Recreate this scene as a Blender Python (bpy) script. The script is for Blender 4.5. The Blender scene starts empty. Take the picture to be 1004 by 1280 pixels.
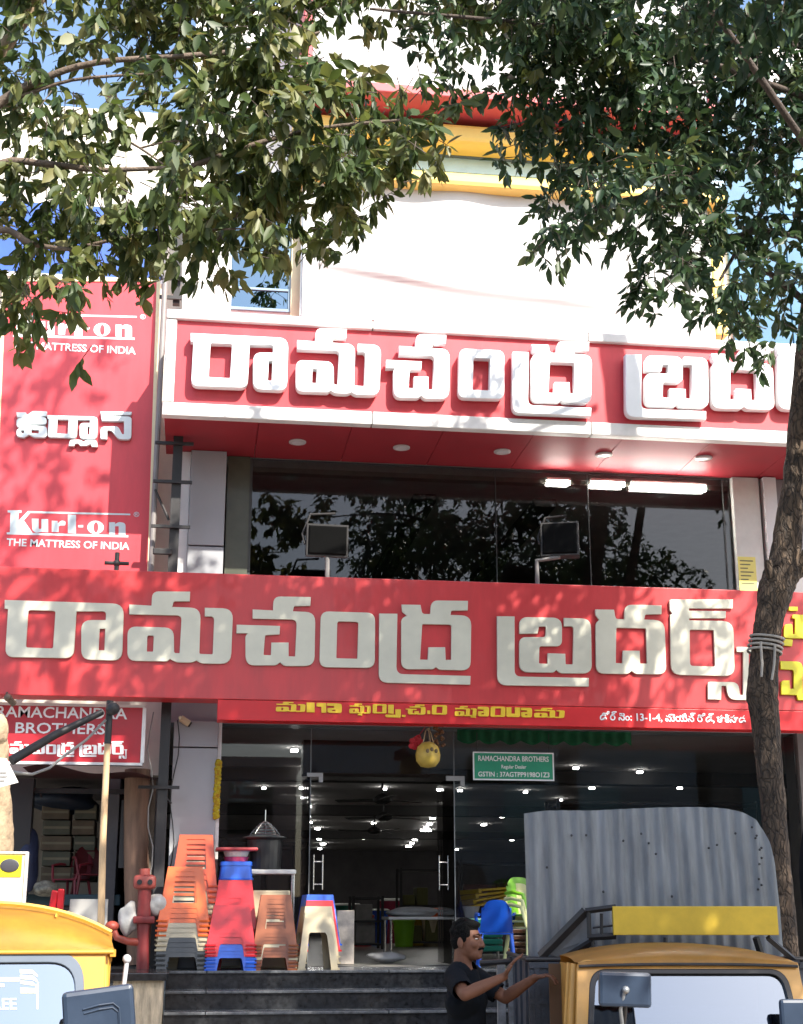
import bpy, bmesh, math, random
import numpy as np
from mathutils import Vector, Matrix, Euler

random.seed(7)
rng = np.random.default_rng(11)
sc = bpy.context.scene
COL = sc.collection

# ------------------------------------------------------------------ camera, sky, sun, exposure
F_PX, CX, CY = 1800.0, 502.0, 640.0
YAW, PITCH = math.radians(8.0), math.atan(510.0 / 1800.0)
CAM = Vector((0.0, 0.0, 1.75))
FWD = Vector((math.sin(YAW) * math.cos(PITCH), math.cos(YAW) * math.cos(PITCH), math.sin(PITCH)))
RGT = Vector((math.cos(YAW), -math.sin(YAW), 0.0))
UPV = RGT.cross(FWD)
cam_data = bpy.data.cameras.new('camera')
cam_data.sensor_fit = 'HORIZONTAL'
cam_data.sensor_width = 36.0
cam_data.lens = 36.0 * F_PX / 1004.0
cam_data.clip_start = 0.05
cam_data.clip_end = 600.0
cam = bpy.data.objects.new('camera', cam_data)
COL.objects.link(cam)
cam.matrix_world = Matrix(((RGT.x, UPV.x, -FWD.x, CAM.x), (RGT.y, UPV.y, -FWD.y, CAM.y), (RGT.z, UPV.z, -FWD.z, CAM.z), (0, 0, 0, 1)))
sc.camera = cam

SUN_DIR = Vector((-0.56, 1.0, -1.02)).normalized()      # the way the sunlight travels
SUN_EL = math.asin(-SUN_DIR.z)
sun_az = math.atan2(-SUN_DIR.x, -SUN_DIR.y)             # from +Y towards +X
world = bpy.data.worlds.new("World")
sc.world = world
world.use_nodes = True
wn = world.node_tree
bgn = wn.nodes['Background']
sky = wn.nodes.new('ShaderNodeTexSky')
sky.sky_type = 'NISHITA'
sky.sun_disc = False
sky.sun_elevation = SUN_EL
sky.sun_rotation = sun_az
sky.air_density = 1.0
sky.dust_density = 1.7
sky.ozone_density = 1.0
wn.links.new(sky.outputs[0], bgn.inputs[0])
bgn.inputs[1].default_value = 0.15
sun_data = bpy.data.lights.new('sun', 'SUN')
sun_data.energy = 4.2
sun_data.angle = math.radians(0.6)
sun_data.color = (1.0, 0.94, 0.84)
sun = bpy.data.objects.new('sun', sun_data)
COL.objects.link(sun)
sun.rotation_euler = SUN_DIR.to_track_quat('-Z', 'Y').to_euler()
sun.location = (5, -10, 20)
sc.view_settings.view_transform = 'Standard'
sc.view_settings.look = 'None'
sc.view_settings.gamma = 1.0
sc.view_settings.exposure = 1.38
sc.cycles.sample_clamp_indirect = 4.0
sc.cycles.max_bounces = 8
sc.cycles.transparent_max_bounces = 12

# ------------------------------------------------------------------ pixel helpers (photo pixels, 1004 x 1280)
def ray(px, py):
    return F_PX * FWD + (px - CX) * RGT + (CY - py) * UPV
def P(px, py, Y):
    d = ray(px, py)
    return CAM + d * ((Y - CAM.y) / d.y)
def PZ(px, py, z):
    d = ray(px, py)
    return CAM + d * ((z - CAM.z) / d.z)
def scale_at(p):
    return F_PX / (Vector(p) - CAM).dot(FWD)

# ------------------------------------------------------------------ materials
MATS = {}
def mat(name, col, rough=0.6, metal=0.0, var=0.12, scale=6.0, bump=0.0, bscale=60.0, emit=None, estr=0.0, spec=0.5, stretch=None, col2=None, coat=0.0):
    if name in MATS: return MATS[name]
    m = bpy.data.materials.new(name); m.use_nodes = True
    nt = m.node_tree; b = nt.nodes['Principled BSDF']
    b.inputs['Roughness'].default_value = rough
    b.inputs['Metallic'].default_value = metal
    b.inputs['Specular IOR Level'].default_value = spec
    b.inputs['Coat Weight'].default_value = coat
    b.inputs['Base Color'].default_value = (*col, 1)
    tc = nt.nodes.new('ShaderNodeTexCoord')
    vec = tc.outputs['Object']
    if stretch:
        mp = nt.nodes.new('ShaderNodeMapping'); mp.inputs['Scale'].default_value = stretch
        nt.links.new(vec, mp.inputs['Vector']); vec = mp.outputs[0]
    if var > 0 or col2:
        n = nt.nodes.new('ShaderNodeTexNoise'); n.inputs['Scale'].default_value = scale; n.inputs['Detail'].default_value = 6.0; n.inputs['Roughness'].default_value = 0.65
        nt.links.new(vec, n.inputs['Vector'])
        r = nt.nodes.new('ShaderNodeValToRGB')
        c2 = col2 if col2 else tuple(min(1, c * (1 + var)) for c in col)
        r.color_ramp.elements[0].position = 0.32; r.color_ramp.elements[1].position = 0.68
        r.color_ramp.elements[0].color = (*[c * (1 - var) for c in col], 1)
        r.color_ramp.elements[1].color = (*c2, 1)
        nt.links.new(n.outputs[0], r.inputs[0]); nt.links.new(r.outputs[0], b.inputs['Base Color'])
        mr = nt.nodes.new('ShaderNodeMapRange'); mr.inputs['To Min'].default_value = max(0.02, rough - 0.1); mr.inputs['To Max'].default_value = min(1, rough + 0.12)
        nt.links.new(n.outputs[0], mr.inputs[0]); nt.links.new(mr.outputs[0], b.inputs['Roughness'])
    if bump > 0:
        n2 = nt.nodes.new('ShaderNodeTexNoise'); n2.inputs['Scale'].default_value = bscale; n2.inputs['Detail'].default_value = 4
        nt.links.new(vec, n2.inputs['Vector'])
        bp = nt.nodes.new('ShaderNodeBump'); bp.inputs['Strength'].default_value = bump; bp.inputs['Distance'].default_value = 0.02
        nt.links.new(n2.outputs[0], bp.inputs['Height']); nt.links.new(bp.outputs[0], b.inputs['Normal'])
    if emit:
        b.inputs['Emission Color'].default_value = (*emit, 1); b.inputs['Emission Strength'].default_value = estr
    MATS[name] = m
    return m

def glass_mat(name, tint, base=0.06, rough=0.0, refl=(1, 1, 1), ior=1.5, bump=0.0):
    m = bpy.data.materials.new(name); m.use_nodes = True
    nt = m.node_tree; nt.nodes.clear()
    out = nt.nodes.new('ShaderNodeOutputMaterial')
    tr = nt.nodes.new('ShaderNodeBsdfTransparent'); tr.inputs[0].default_value = (*tint, 1)
    gl = nt.nodes.new('ShaderNodeBsdfGlossy'); gl.inputs['Color'].default_value = (*refl, 1); gl.inputs['Roughness'].default_value = rough
    fr = nt.nodes.new('ShaderNodeFresnel'); fr.inputs['IOR'].default_value = ior
    ad = nt.nodes.new('ShaderNodeMath'); ad.operation = 'ADD'; ad.inputs[1].default_value = base; ad.use_clamp = True
    mx = nt.nodes.new('ShaderNodeMixShader')
    nt.links.new(fr.outputs[0], ad.inputs[0]); nt.links.new(ad.outputs[0], mx.inputs[0])
    nt.links.new(tr.outputs[0], mx.inputs[1]); nt.links.new(gl.outputs[0], mx.inputs[2])
    nt.links.new(mx.outputs[0], out.inputs[0])
    if bump:
        tc = nt.nodes.new('ShaderNodeTexCoord'); n2 = nt.nodes.new('ShaderNodeTexNoise'); n2.inputs['Scale'].default_value = 1.3
        bp = nt.nodes.new('ShaderNodeBump'); bp.inputs['Strength'].default_value = bump; bp.inputs['Distance'].default_value = 0.02
        nt.links.new(tc.outputs['Object'], n2.inputs['Vector']); nt.links.new(n2.outputs[0], bp.inputs['Height']); nt.links.new(bp.outputs[0], gl.inputs['Normal'])
    MATS[name] = m
    return m

def emit_mat(name, col, s):
    m = bpy.data.materials.new(name); m.use_nodes = True
    nt = m.node_tree; b = nt.nodes['Principled BSDF']
    b.inputs['Base Color'].default_value = (*col, 1); b.inputs['Emission Color'].default_value = (*col, 1); b.inputs['Emission Strength'].default_value = s
    return m

RED = mat('red_sign_vinyl', (0.52, 0.03, 0.034), 0.42, var=0.15, scale=3.0, coat=0.12, stretch=(1.4, 1.4, .3))
RED_PINK = mat('pinkish_red_sign_vinyl', (0.58, 0.05, 0.066), 0.45, var=0.14, scale=2.6, stretch=(1.4, 1.4, .3))  # slightly pinker red of the upper sign and the mattress sign
RED_DEEP = mat('bright_red_strip', (0.58, 0.008, 0.012), 0.4, var=0.08, scale=3)
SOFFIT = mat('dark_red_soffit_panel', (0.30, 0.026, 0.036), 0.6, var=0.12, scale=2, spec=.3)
WHITE_P = mat('white_painted_panel', (0.80, 0.79, 0.77), 0.5, var=0.05, scale=2.0)
TRIM = mat('white_aluminium_trim', (0.72, 0.70, 0.68), 0.4, var=0.10, scale=5)
LET_W = mat('white_acrylic_letter', (0.82, 0.84, 0.85), 0.3, var=0.03, scale=4)
LET_G = mat('brushed_silver_letter', (0.60, 0.57, 0.46), 0.42, var=0.08, scale=3, metal=0.15)
LET_Y = mat('yellow_letter', (0.80, 0.52, 0.02), 0.4, var=0.06)
LET_LIME = mat('lime_yellow_letter', (0.62, 0.55, 0.02), 0.4, var=0.06)
WRITE_W = mat('white_print', (0.80, 0.80, 0.80), 0.5, var=0.0)
SILVER_PRINT = mat('silver_print', (0.55, 0.66, 0.68), 0.4, var=0.05)
GREY_ACP = mat('grey_cladding_panel', (0.36, 0.37, 0.39), 0.35, var=0.07, scale=1.5)
CREAM = mat('cream_paint', (0.75, 0.66, 0.42), 0.6, var=0.08, scale=3)
YELLOW_B = mat('yellow_band_paint', (0.80, 0.58, 0.15), 0.5, var=0.08, scale=2)
BLUE_B = mat('blue_band_glass', (0.42, 0.62, 0.78), 0.3, var=0.12, scale=2)
BLUE_G = mat('blue_tinted_cladding', (0.05, 0.16, 0.27), 0.12, var=0.25, scale=1.2, spec=0.8)
RED_B = mat('red_border_paint', (0.48, 0.075, 0.085), 0.5, var=0.1)
FLEX = mat('white_flex_banner', (0.47, 0.465, 0.46), 0.55, var=0.04, scale=1.2)
DARK_STEEL = mat('black_steel', (0.022, 0.02, 0.02), 0.5, var=0.3, scale=8)
ALU = mat('aluminium_frame', (0.55, 0.55, 0.53), 0.35, metal=0.6, var=0.08)
STEEL = mat('stainless_steel', (0.6, 0.6, 0.6), 0.25, metal=1.0, var=0.05)
GRANITE = mat('black_granite', (0.022, 0.023, 0.025), 0.18, var=0.5, scale=25)
GRANITE_EDGE = mat('granite_nosing', (0.11, 0.115, 0.12), 0.22, var=0.4, scale=30)
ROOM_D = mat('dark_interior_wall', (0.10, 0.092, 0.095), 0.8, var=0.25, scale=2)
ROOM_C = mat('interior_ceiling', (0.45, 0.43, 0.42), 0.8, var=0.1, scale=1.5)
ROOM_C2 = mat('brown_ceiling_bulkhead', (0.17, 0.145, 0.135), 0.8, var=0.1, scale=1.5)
BLACK_PL = mat('black_plastic', (0.012, 0.012, 0.013), 0.4, var=0.2)
RUBBER = mat('tyre_rubber', (0.018, 0.018, 0.018), 0.8, var=0.2)
ROAD = mat('asphalt', (0.17, 0.16, 0.145), 0.9, var=0.25, scale=18, bump=0.4, bscale=150)
PAVE = mat('pavement_concrete', (0.36, 0.34, 0.31), 0.85, var=0.2, scale=6, bump=0.2)
STONE = mat('beige_stone_cladding', (0.50, 0.40, 0.27), 0.7, var=0.35, scale=9, bump=0.5, bscale=22, stretch=(3, 3, 0.6))
BARK = mat('brown_bark', (0.042, 0.030, 0.024), 0.9, var=0.5, scale=14, bump=1.0, bscale=26, stretch=(1.6, 1.6, 0.35), col2=(0.14, 0.095, 0.062))
def add_cracks(m, sc, st, dark, dist=.02):
    nt = m.node_tree; b = nt.nodes['Principled BSDF']
    tc = nt.nodes.new('ShaderNodeTexCoord'); mp = nt.nodes.new('ShaderNodeMapping'); mp.inputs['Scale'].default_value = st
    v = nt.nodes.new('ShaderNodeTexVoronoi'); v.feature = 'DISTANCE_TO_EDGE'; v.inputs['Scale'].default_value = sc
    nz = nt.nodes.new('ShaderNodeTexNoise'); nz.inputs['Scale'].default_value = 7; 
    vm = nt.nodes.new('ShaderNodeMixRGB'); vm.inputs[0].default_value = .12
    nt.links.new(tc.outputs['Object'], nz.inputs['Vector']); nt.links.new(tc.outputs['Object'], vm.inputs[1]); nt.links.new(nz.outputs['Color'], vm.inputs[2])
    nt.links.new(vm.outputs[0], mp.inputs['Vector']); nt.links.new(mp.outputs[0], v.inputs['Vector'])
    r = nt.nodes.new('ShaderNodeValToRGB'); r.color_ramp.elements[0].position = .0; r.color_ramp.elements[1].position = .16
    r.color_ramp.elements[0].color = (dark, dark, dark, 1)
    nt.links.new(v.outputs['Distance'], r.inputs[0])
    old = b.inputs['Base Color'].links[0].from_socket
    mx = nt.nodes.new('ShaderNodeMixRGB'); mx.blend_type = 'MULTIPLY'; mx.inputs[0].default_value = 1
    nt.links.new(old, mx.inputs[1]); nt.links.new(r.outputs[0], mx.inputs[2]); nt.links.new(mx.outputs[0], b.inputs['Base Color'])
    bp = nt.nodes.new('ShaderNodeBump'); bp.inputs['Strength'].default_value = 1; bp.inputs['Distance'].default_value = dist
    nt.links.new(r.outputs[0], bp.inputs['Height'])
    if b.inputs['Normal'].links: nt.links.new(b.inputs['Normal'].links[0].from_socket, bp.inputs['Normal'])
    nt.links.new(bp.outputs[0], b.inputs['Normal'])
add_cracks(BARK, 21.0, (1.6, 1.6, .36), .42)
BARK_L = mat('pale_bark', (0.30, 0.22, 0.14), 0.9, var=0.4, scale=9, bump=0.8, bscale=20)
BARK_BR = mat('branch_bark', (0.07, 0.052, 0.042), 0.85, var=0.4, scale=12, bump=0.5)
WOOD = mat('pale_wood_pole', (0.50, 0.34, 0.19), 0.6, var=0.25, scale=5, stretch=(4, 4, 0.6))
BROWN_W = mat('brown_weathered_wood', (0.20, 0.115, 0.075), 0.7, var=0.35, scale=5, stretch=(3, 3, 0.5))
PAPER = mat('paper', (0.72, 0.70, 0.65), 0.8, var=0.08)
GREEN_S = mat('green_sign_print', (0.012, 0.27, 0.14), 0.35, var=0.08)
GREEN_CL = mat('green_cloth', (0.01, 0.13, 0.05), 0.8, var=0.25)
TAXI = mat('taxi_yellow_canvas', (0.60, 0.31, 0.04), 0.55, var=0.22, scale=3, bump=0.25, bscale=6)
TAXI2 = mat('worn_orange_paint', (0.56, 0.29, 0.06), 0.42, var=0.18, scale=4, coat=0.15)
TAXI_D = mat('dark_yellow_paint', (0.50, 0.24, 0.03), 0.4, var=0.12, scale=4)
BOARD_Y = mat('yellow_painted_board', (0.60, 0.40, 0.03), 0.5, var=0.14, scale=5)
SHEET = mat('grey_galvanised_sheet', (0.32, 0.34, 0.355), 0.5, metal=0.25, var=0.26, scale=3, stretch=(4, 4, 0.6))
BED = mat('dark_blue_grey_bed_paint', (0.035, 0.042, 0.055), 0.45, var=0.35, scale=7, bump=0.15)
MIRR = mat('dark_blue_mirror_plastic', (0.022, 0.036, 0.062), 0.35, var=0.15)
FRAME_BL = mat('blue_grey_window_rubber', (0.09, 0.115, 0.15), 0.45, var=0.1)
SKIN = mat('brown_skin', (0.15, 0.066, 0.038), 0.6, spec=0.3, var=0.12, scale=14)
SHIRT = mat('black_cotton', (0.006, 0.008, 0.011), 0.9, spec=0.12, var=0.2, scale=9, bump=0.3, bscale=9)
NAVY = mat('navy_trouser_cloth', (0.010, 0.013, 0.026), 0.9, var=0.2, bump=0.2, bscale=12)
HAIR = mat('black_hair', (0.003, 0.003, 0.003), 0.8, spec=0.12, var=0.3, scale=60, bump=0.8, bscale=120)
EYE_W = mat('eye_white', (0.6, 0.57, 0.53), 0.3, var=0.0)
EYE_D = mat('eye_iris', (0.015, 0.01, 0.008), 0.2, var=0.0)
LIP = mat('lip_skin', (0.15, 0.05, 0.04), 0.5, var=0.05)
GL_UP = glass_mat('upper_window_glass', (0.66, 0.66, 0.66), base=0.0, ior=1.38)
GL_DN = glass_mat('shop_glass', (0.78, 0.78, 0.78), base=0.0, ior=1.3)
GL_WS2 = glass_mat('tinted_windscreen_glass', (0.20, 0.22, 0.24), base=0.20, refl=(0.74, 0.83, 0.93))
GL_WS = glass_mat('windscreen_glass', (0.22, 0.25, 0.27), base=0.30, refl=(0.82, 0.91, 1.0))
GL_BL = glass_mat('blue_window_glass', (0.03, 0.09, 0.15), base=0.22, refl=(0.55, 0.8, 1.0))
LAMP_W = emit_mat('lit_white_lamp', (1.0, 0.98, 0.94), 22.0)
TUBE_W = emit_mat('lit_tube', (1.0, 0.96, 0.88), 36.0)
LENS = mat('downlight_lens', (0.62, 0.6, 0.6), 0.3, var=0.05)

def plastic(name, col, rough=0.32):
    return mat(name, col, rough, var=0.07, scale=5, coat=0.2)
PL_OR = plastic('orange_plastic', (0.66, 0.11, 0.012)); PL_RO = plastic('red_orange_plastic', (0.52, 0.075, 0.022)); PL_BE = plastic('beige_plastic', (0.44, 0.37, 0.24))
PL_BK = plastic('charcoal_plastic', (0.02, 0.022, 0.022)); PL_BL = plastic('blue_plastic', (0.012, 0.10, 0.56)); PL_RD = plastic('red_plastic', (0.60, 0.012, 0.02))
PL_BR = plastic('brown_plastic', (0.24, 0.065, 0.018), .4); PL_GR = plastic('green_plastic', (0.20, 0.48, 0.02)); PL_LY = plastic('pale_yellow_plastic', (0.62, 0.62, 0.28))
PL_YE = plastic('mustard_plastic', (0.50, 0.33, 0.01)); PL_WH = plastic('white_plastic', (0.62, 0.62, 0.58)); PL_MA = plastic('maroon_plastic', (0.22, 0.014, 0.04)); PL_TG = plastic('teal_green_plastic', (0.01, 0.16, 0.10))
MAROON = mat('maroon_iron_paint', (0.17, 0.018, 0.018), 0.5, var=0.25, scale=7)

def leaf_mat(name, cols, trans):
    m = bpy.data.materials.new(name); m.use_nodes = True
    nt = m.node_tree; nt.nodes.clear()
    out = nt.nodes.new('ShaderNodeOutputMaterial')
    at = nt.nodes.new('ShaderNodeAttribute'); at.attribute_name = 'tone'
    r = nt.nodes.new('ShaderNodeValToRGB')
    r.color_ramp.elements[0].color = (*cols[0], 1); r.color_ramp.elements[1].color = (*cols[-1], 1)
    for i, c in enumerate(cols[1:-1]):
        e = r.color_ramp.elements.new((i + 1) / (len(cols) - 1)); e.color = (*c, 1)
    nt.links.new(at.outputs['Fac'], r.inputs[0])
    p = nt.nodes.new('ShaderNodeBsdfPrincipled'); p.inputs['Roughness'].default_value = 0.46; p.inputs['Specular IOR Level'].default_value = 0.45
    nt.links.new(r.outputs[0], p.inputs['Base Color'])
    t = nt.nodes.new('ShaderNodeBsdfTranslucent')
    hs = nt.nodes.new('ShaderNodeHueSaturation'); hs.inputs['Hue'].default_value = 0.47; hs.inputs['Saturation'].default_value = 1.15; hs.inputs['Value'].default_value = 1.5
    nt.links.new(r.outputs[0], hs.inputs['Color']); nt.links.new(hs.outputs[0], t.inputs[0])
    mx = nt.nodes.new('ShaderNodeMixShader'); mx.inputs[0].default_value = trans
    nt.links.new(p.outputs[0], mx.inputs[1]); nt.links.new(t.outputs[0], mx.inputs[2]); nt.links.new(mx.outputs[0], out.inputs[0])
    return m
LEAF_L = leaf_mat('left_tree_leaf', [(0.030, 0.052, 0.018), (0.055, 0.088, 0.026), (0.10, 0.125, 0.04), (0.21, 0.20, 0.08)], 0.34)
LEAF_R = leaf_mat('right_tree_leaf', [(0.020, 0.042, 0.024), (0.030, 0.062, 0.028), (0.045, 0.085, 0.035), (0.085, 0.11, 0.04)], 0.25)

# ------------------------------------------------------------------ object helpers
ORIG = {}
def tag(o, label=None, cat=None, group=None, kind=None):
    if label: o['label'] = label
    if cat: o['category'] = cat
    if group: o['group'] = group
    if kind: o['kind'] = kind
    return o
def thing(name, label, cat, loc=(0, 0, 0), group=None, rz=0.0):
    o = bpy.data.objects.new(name, None); COL.objects.link(o)
    o.empty_display_size = 0.2
    o.location = loc; o.rotation_euler = (0, 0, rz)
    ORIG[o.name] = Vector(loc)
    return tag(o, label, cat, group)
def origin_of(o):
    v = Vector((0, 0, 0))
    while o is not None:
        v += ORIG.get(o.name, Vector((0, 0, 0))); o = o.parent
    return v
def link_mesh(name, me, material, parent=None, local=False, smooth=None, at=None):
    """vertices are in world space unless local; a parent's own location is taken off"""
    if material is not None and len(me.materials) == 0: me.materials.append(material)
    o = bpy.data.objects.new(name, me); COL.objects.link(o)
    off = Vector((0, 0, 0))
    if parent is not None:
        o.parent = parent
        if not local: off = origin_of(parent)
    elif at is not None:
        off = Vector(at); o.location = off; ORIG[o.name] = off
    if off.length > 0:
        me.transform(Matrix.Translation(-off))
    if smooth is not None:
        me.shade_smooth()
        if smooth < 3.0:
            me.set_sharp_from_angle(angle=smooth)
    return o
def dup(root, loc=None, rz=None, label=None, mats=None, scale=None):
    r = root.copy(); COL.objects.link(r)
    if loc is not None: r.location = loc
    if rz is not None: r.rotation_euler = (0, 0, rz)
    if scale is not None: r.scale = scale
    if label: r['label'] = label
    def rec(src, dst):
        for ch in list(src.children):
            c = ch.copy(); COL.objects.link(c); c.parent = dst
            rec(ch, c)
    rec(root, r)
    return r

class MB:
    def __init__(self): self.bm = bmesh.new()
    def _xf(self, verts, M):
        if M is not None:
            for v in verts: v.co = M @ v.co
    def box(self, lo, hi, M=None, bev=0.0):
        lo = Vector(lo); hi = Vector(hi)
        r = bmesh.ops.create_cube(self.bm, size=1.0)
        vs = r['verts']
        c = (lo + hi) / 2; s = hi - lo
        for v in vs: v.co = Vector((v.co.x * s.x + c.x, v.co.y * s.y + c.y, v.co.z * s.z + c.z))
        if bev > 0:
            es = list({e for v in vs for e in v.link_edges})
            g = bmesh.ops.bevel(self.bm, geom=es, offset=bev, segments=2, profile=0.5, affect='EDGES')
            vs = list({v for f in g['faces'] for v in f.verts} | {v for v in vs if v.is_valid})
        self._xf(vs, M); return self
    def tube(self, pts, rad, seg=10, cap=True, noise=0.0):
        pts = [Vector(p) for p in pts]
        if not hasattr(rad, '__len__'): rad = [rad] * len(pts)
        rings = []
        prev = None
        for i, p in enumerate(pts):
            d = (pts[min(i + 1, len(pts) - 1)] - pts[max(i - 1, 0)])
            if d.length < 1e-9: d = Vector((0, 0, 1))
            d.normalize()
            if prev is None:
                a = Vector((0, 0, 1)) if abs(d.z) < 0.9 else Vector((1, 0, 0))
                u = d.cross(a).normalized()
            else:
                u = (prev - d * prev.dot(d))
                u = u.normalized() if u.length > 1e-6 else d.orthogonal().normalized()
            prev = u
            w = d.cross(u)
            rr = []
            for k in range(seg):
                t = 2 * math.pi * k / seg
                q = rad[i] * (1 + (random.uniform(-noise, noise) if noise else 0))
                rr.append(self.bm.verts.new(p + (u * math.cos(t) + w * math.sin(t)) * q))
            rings.append(rr)
        for a, b in zip(rings[:-1], rings[1:]):
            for k in range(seg):
                self.bm.faces.new((a[k], a[(k + 1) % seg], b[(k + 1) % seg], b[k]))
        if cap:
            self.bm.faces.new(rings[0][::-1]); self.bm.faces.new(rings[-1])
        return self
    def ball(self, c, r, seg=16, ring=10, M=None):
        r = r if hasattr(r, '__len__') else (r, r, r)
        g = bmesh.ops.create_uvsphere(self.bm, u_segments=seg, v_segments=ring, radius=1.0)
        for v in g['verts']:
            q = Vector((v.co.x * r[0], v.co.y * r[1], v.co.z * r[2]))
            if M is not None: q = M @ q
            v.co = q + Vector(c)
        return self
    def lathe(self, c, prof, seg=20, cap=True):
        c = Vector(c); rings = []
        for r, z in prof:
            rings.append([self.bm.verts.new(c + Vector((r * math.cos(2 * math.pi * k / seg), r * math.sin(2 * math.pi * k / seg), z))) for k in range(seg)])
        for a, b in zip(rings[:-1], rings[1:]):
            for k in range(seg): self.bm.faces.new((a[k], a[(k + 1) % seg], b[(k + 1) % seg], b[k]))
        if cap:
            self.bm.faces.new(rings[0][::-1]); self.bm.faces.new(rings[-1])
        return self
    def loft(self, rings, closed=True, cap=True):
        vr = [[self.bm.verts.new(Vector(p)) for p in r] for r in rings]
        n = len(vr[0])
        for a, b in zip(vr[:-1], vr[1:]):
            for k in range(n if closed else n - 1):
                self.bm.faces.new((a[k], a[(k + 1) % n], b[(k + 1) % n], b[k]))
        if cap and closed:
            self.bm.faces.new(vr[0][::-1]); self.bm.faces.new(vr[-1])
        return self
    def prism(self, poly, d):
        """poly: world points (planar), d: extrusion vector"""
        d = Vector(d)
        a = [self.bm.verts.new(Vector(p)) for p in poly]
        b = [self.bm.verts.new(Vector(p) + d) for p in poly]
        n = len(a)
        self.bm.faces.new(a[::-1]); self.bm.faces.new(b)
        for k in range(n): self.bm.faces.new((a[k], a[(k + 1) % n], b[(k + 1) % n], b[k]))
        return self
    def grid(self, f, nu, nv):
        vs = [[self.bm.verts.new(Vector(f(i / nu, j / nv))) for i in range(nu + 1)] for j in range(nv + 1)]
        for j in range(nv):
            for i in range(nu): self.bm.faces.new((vs[j][i], vs[j][i + 1], vs[j + 1][i + 1], vs[j + 1][i]))
        return self
    def mesh(self, name):
        bmesh.ops.recalc_face_normals(self.bm, faces=self.bm.faces)
        me = bpy.data.meshes.new(name); self.bm.to_mesh(me); self.bm.free()
        return me
    def build(self, name, material, parent=None, local=False, smooth=None, at=None):
        return link_mesh(name, self.mesh(name), material, parent, local, smooth, at)

def fillet(poly, seg=5):
    out = []
    n = len(poly)
    for i, p in enumerate(poly):
        r = p[2] if len(p) > 2 else 0
        c = Vector((p[0], p[1]))
        if r <= 0: out.append((c.x, c.y)); continue
        a = Vector(poly[i - 1][:2]) - c; b = Vector(poly[(i + 1) % n][:2]) - c
        la, lb = a.length, b.length
        if la < 1e-6 or lb < 1e-6: continue
        t = min(r, la * 0.49, lb * 0.49)
        p0 = c + a.normalized() * t; p1 = c + b.normalized() * t
        for k in range(seg + 1):
            s = k / seg
            q = p0 * (1 - s) ** 2 + c * 2 * s * (1 - s) + p1 * s * s
            out.append((q.x, q.y))
    return out
def fill2d(loops, extrude=0.0, bevel=0.0):
    """loops: closed 2-D outlines (even-odd), returns a mesh in local XY with Z the thickness"""
    cu = bpy.data.curves.new('c', 'CURVE'); cu.dimensions = '2D'; cu.fill_mode = 'BOTH'
    cu.extrude = extrude; cu.bevel_depth = bevel; cu.bevel_resolution = 1
    for lp in loops:
        s = cu.splines.new('POLY'); s.points.add(len(lp) - 1)
        for p, q in zip(s.points, lp): p.co = (q[0], q[1], 0, 1)
        s.use_cyclic_u = True
    o = bpy.data.objects.new('c', cu); COL.objects.link(o)
    dg = bpy.context.evaluated_depsgraph_get()
    me = bpy.data.meshes.new_from_object(o.evaluated_get(dg))
    bpy.data.objects.remove(o); bpy.data.curves.remove(cu)
    me.materials.clear()
    return me
def front_plate(loops, yfront, thick, bevel=0.0):
    """loops of (x, z); the plate's outer face lies at yfront and it is thick deep"""
    e = max(thick / 2 - bevel, 0.0005)
    me = fill2d(loops, e, bevel)
    me.transform(Matrix(((1, 0, 0, 0), (0, 0, -1, yfront + e + bevel), (0, 1, 0, 0), (0, 0, 0, 1))))
    return me
def px_loops(polys, org, s, Y, mp=None):
    out = []
    for poly in polys:
        lp = []
        for (x, y) in fillet(poly):
            q = (x / s + org[0], y / s + org[1])
            if mp: q = mp(*q)
            w = P(q[0], q[1], Y); lp.append((w.x, w.z))
        out.append(lp)
    return out
def text_mesh(body, extrude=0.004, offset=0.0, align='LEFT'):
    cu = bpy.data.curves.new('t', 'FONT'); cu.body = body; cu.size = 1.0; cu.extrude = extrude; cu.offset = offset; cu.align_x = align
    cu.resolution_u = 3
    o = bpy.data.objects.new('t', cu); COL.objects.link(o)
    dg = bpy.context.evaluated_depsgraph_get()
    me = bpy.data.meshes.new_from_object(o.evaluated_get(dg))
    bpy.data.objects.remove(o); bpy.data.curves.remove(cu)
    me.materials.clear()
    return me
def text_on(name, body, px0, py0, px1, cap_px, Y, material, parent, thick=0.006, bold=0.0, ref_cap=0.70):
    """text on the plane y = Y from photo column px0 to px1, baseline at row py0 (at px0), capitals cap_px tall"""
    me = text_mesh(body, 0.5, bold)
    n = len(me.vertices); co = np.empty(n * 3); me.vertices.foreach_get('co', co); co = co.reshape(-1, 3)
    a = P(px0, py0, Y); b = P(px1, py0, Y)
    top = P(px0, py0 - cap_px, Y)
    sx = (b.x - a.x) / (co[:, 0].max() - co[:, 0].min()); sz = (top.z - a.z) / ref_cap
    x = a.x + (co[:, 0] - co[:, 0].min()) * sx; z = a.z + co[:, 1] * sz; y = Y - (co[:, 2] + 0.5) * thick
    me.vertices.foreach_set('co', np.stack([x, y, z], 1).ravel()); me.update()
    return link_mesh(name, me, material, parent)
def rect(px0, py0, px1, py1, Y):
    """upright rectangle of the place whose corners appear near these photo points: x from the middle row, z from the middle column"""
    xm, ym = (px0 + px1) / 2, (py0 + py1) / 2
    return P(px0, ym, Y).x, P(px1, ym, Y).x, P(xm, py1, Y).z, P(xm, py0, Y).z   # x0, x1, z0, z1

# ------------------------------------------------------------------ main planes of the place
YW, YU, YL, YG = 14.0, 12.85, 13.0, 13.9       # wall, upper sign face, lower sign face, ground floor glazing
FLOOR = P(400, 1213, 12.9).z
X_L = P(215, 700, 13.9).x                      # left end of the shop building
X_R = P(1450, 700, 14.0).x

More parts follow.
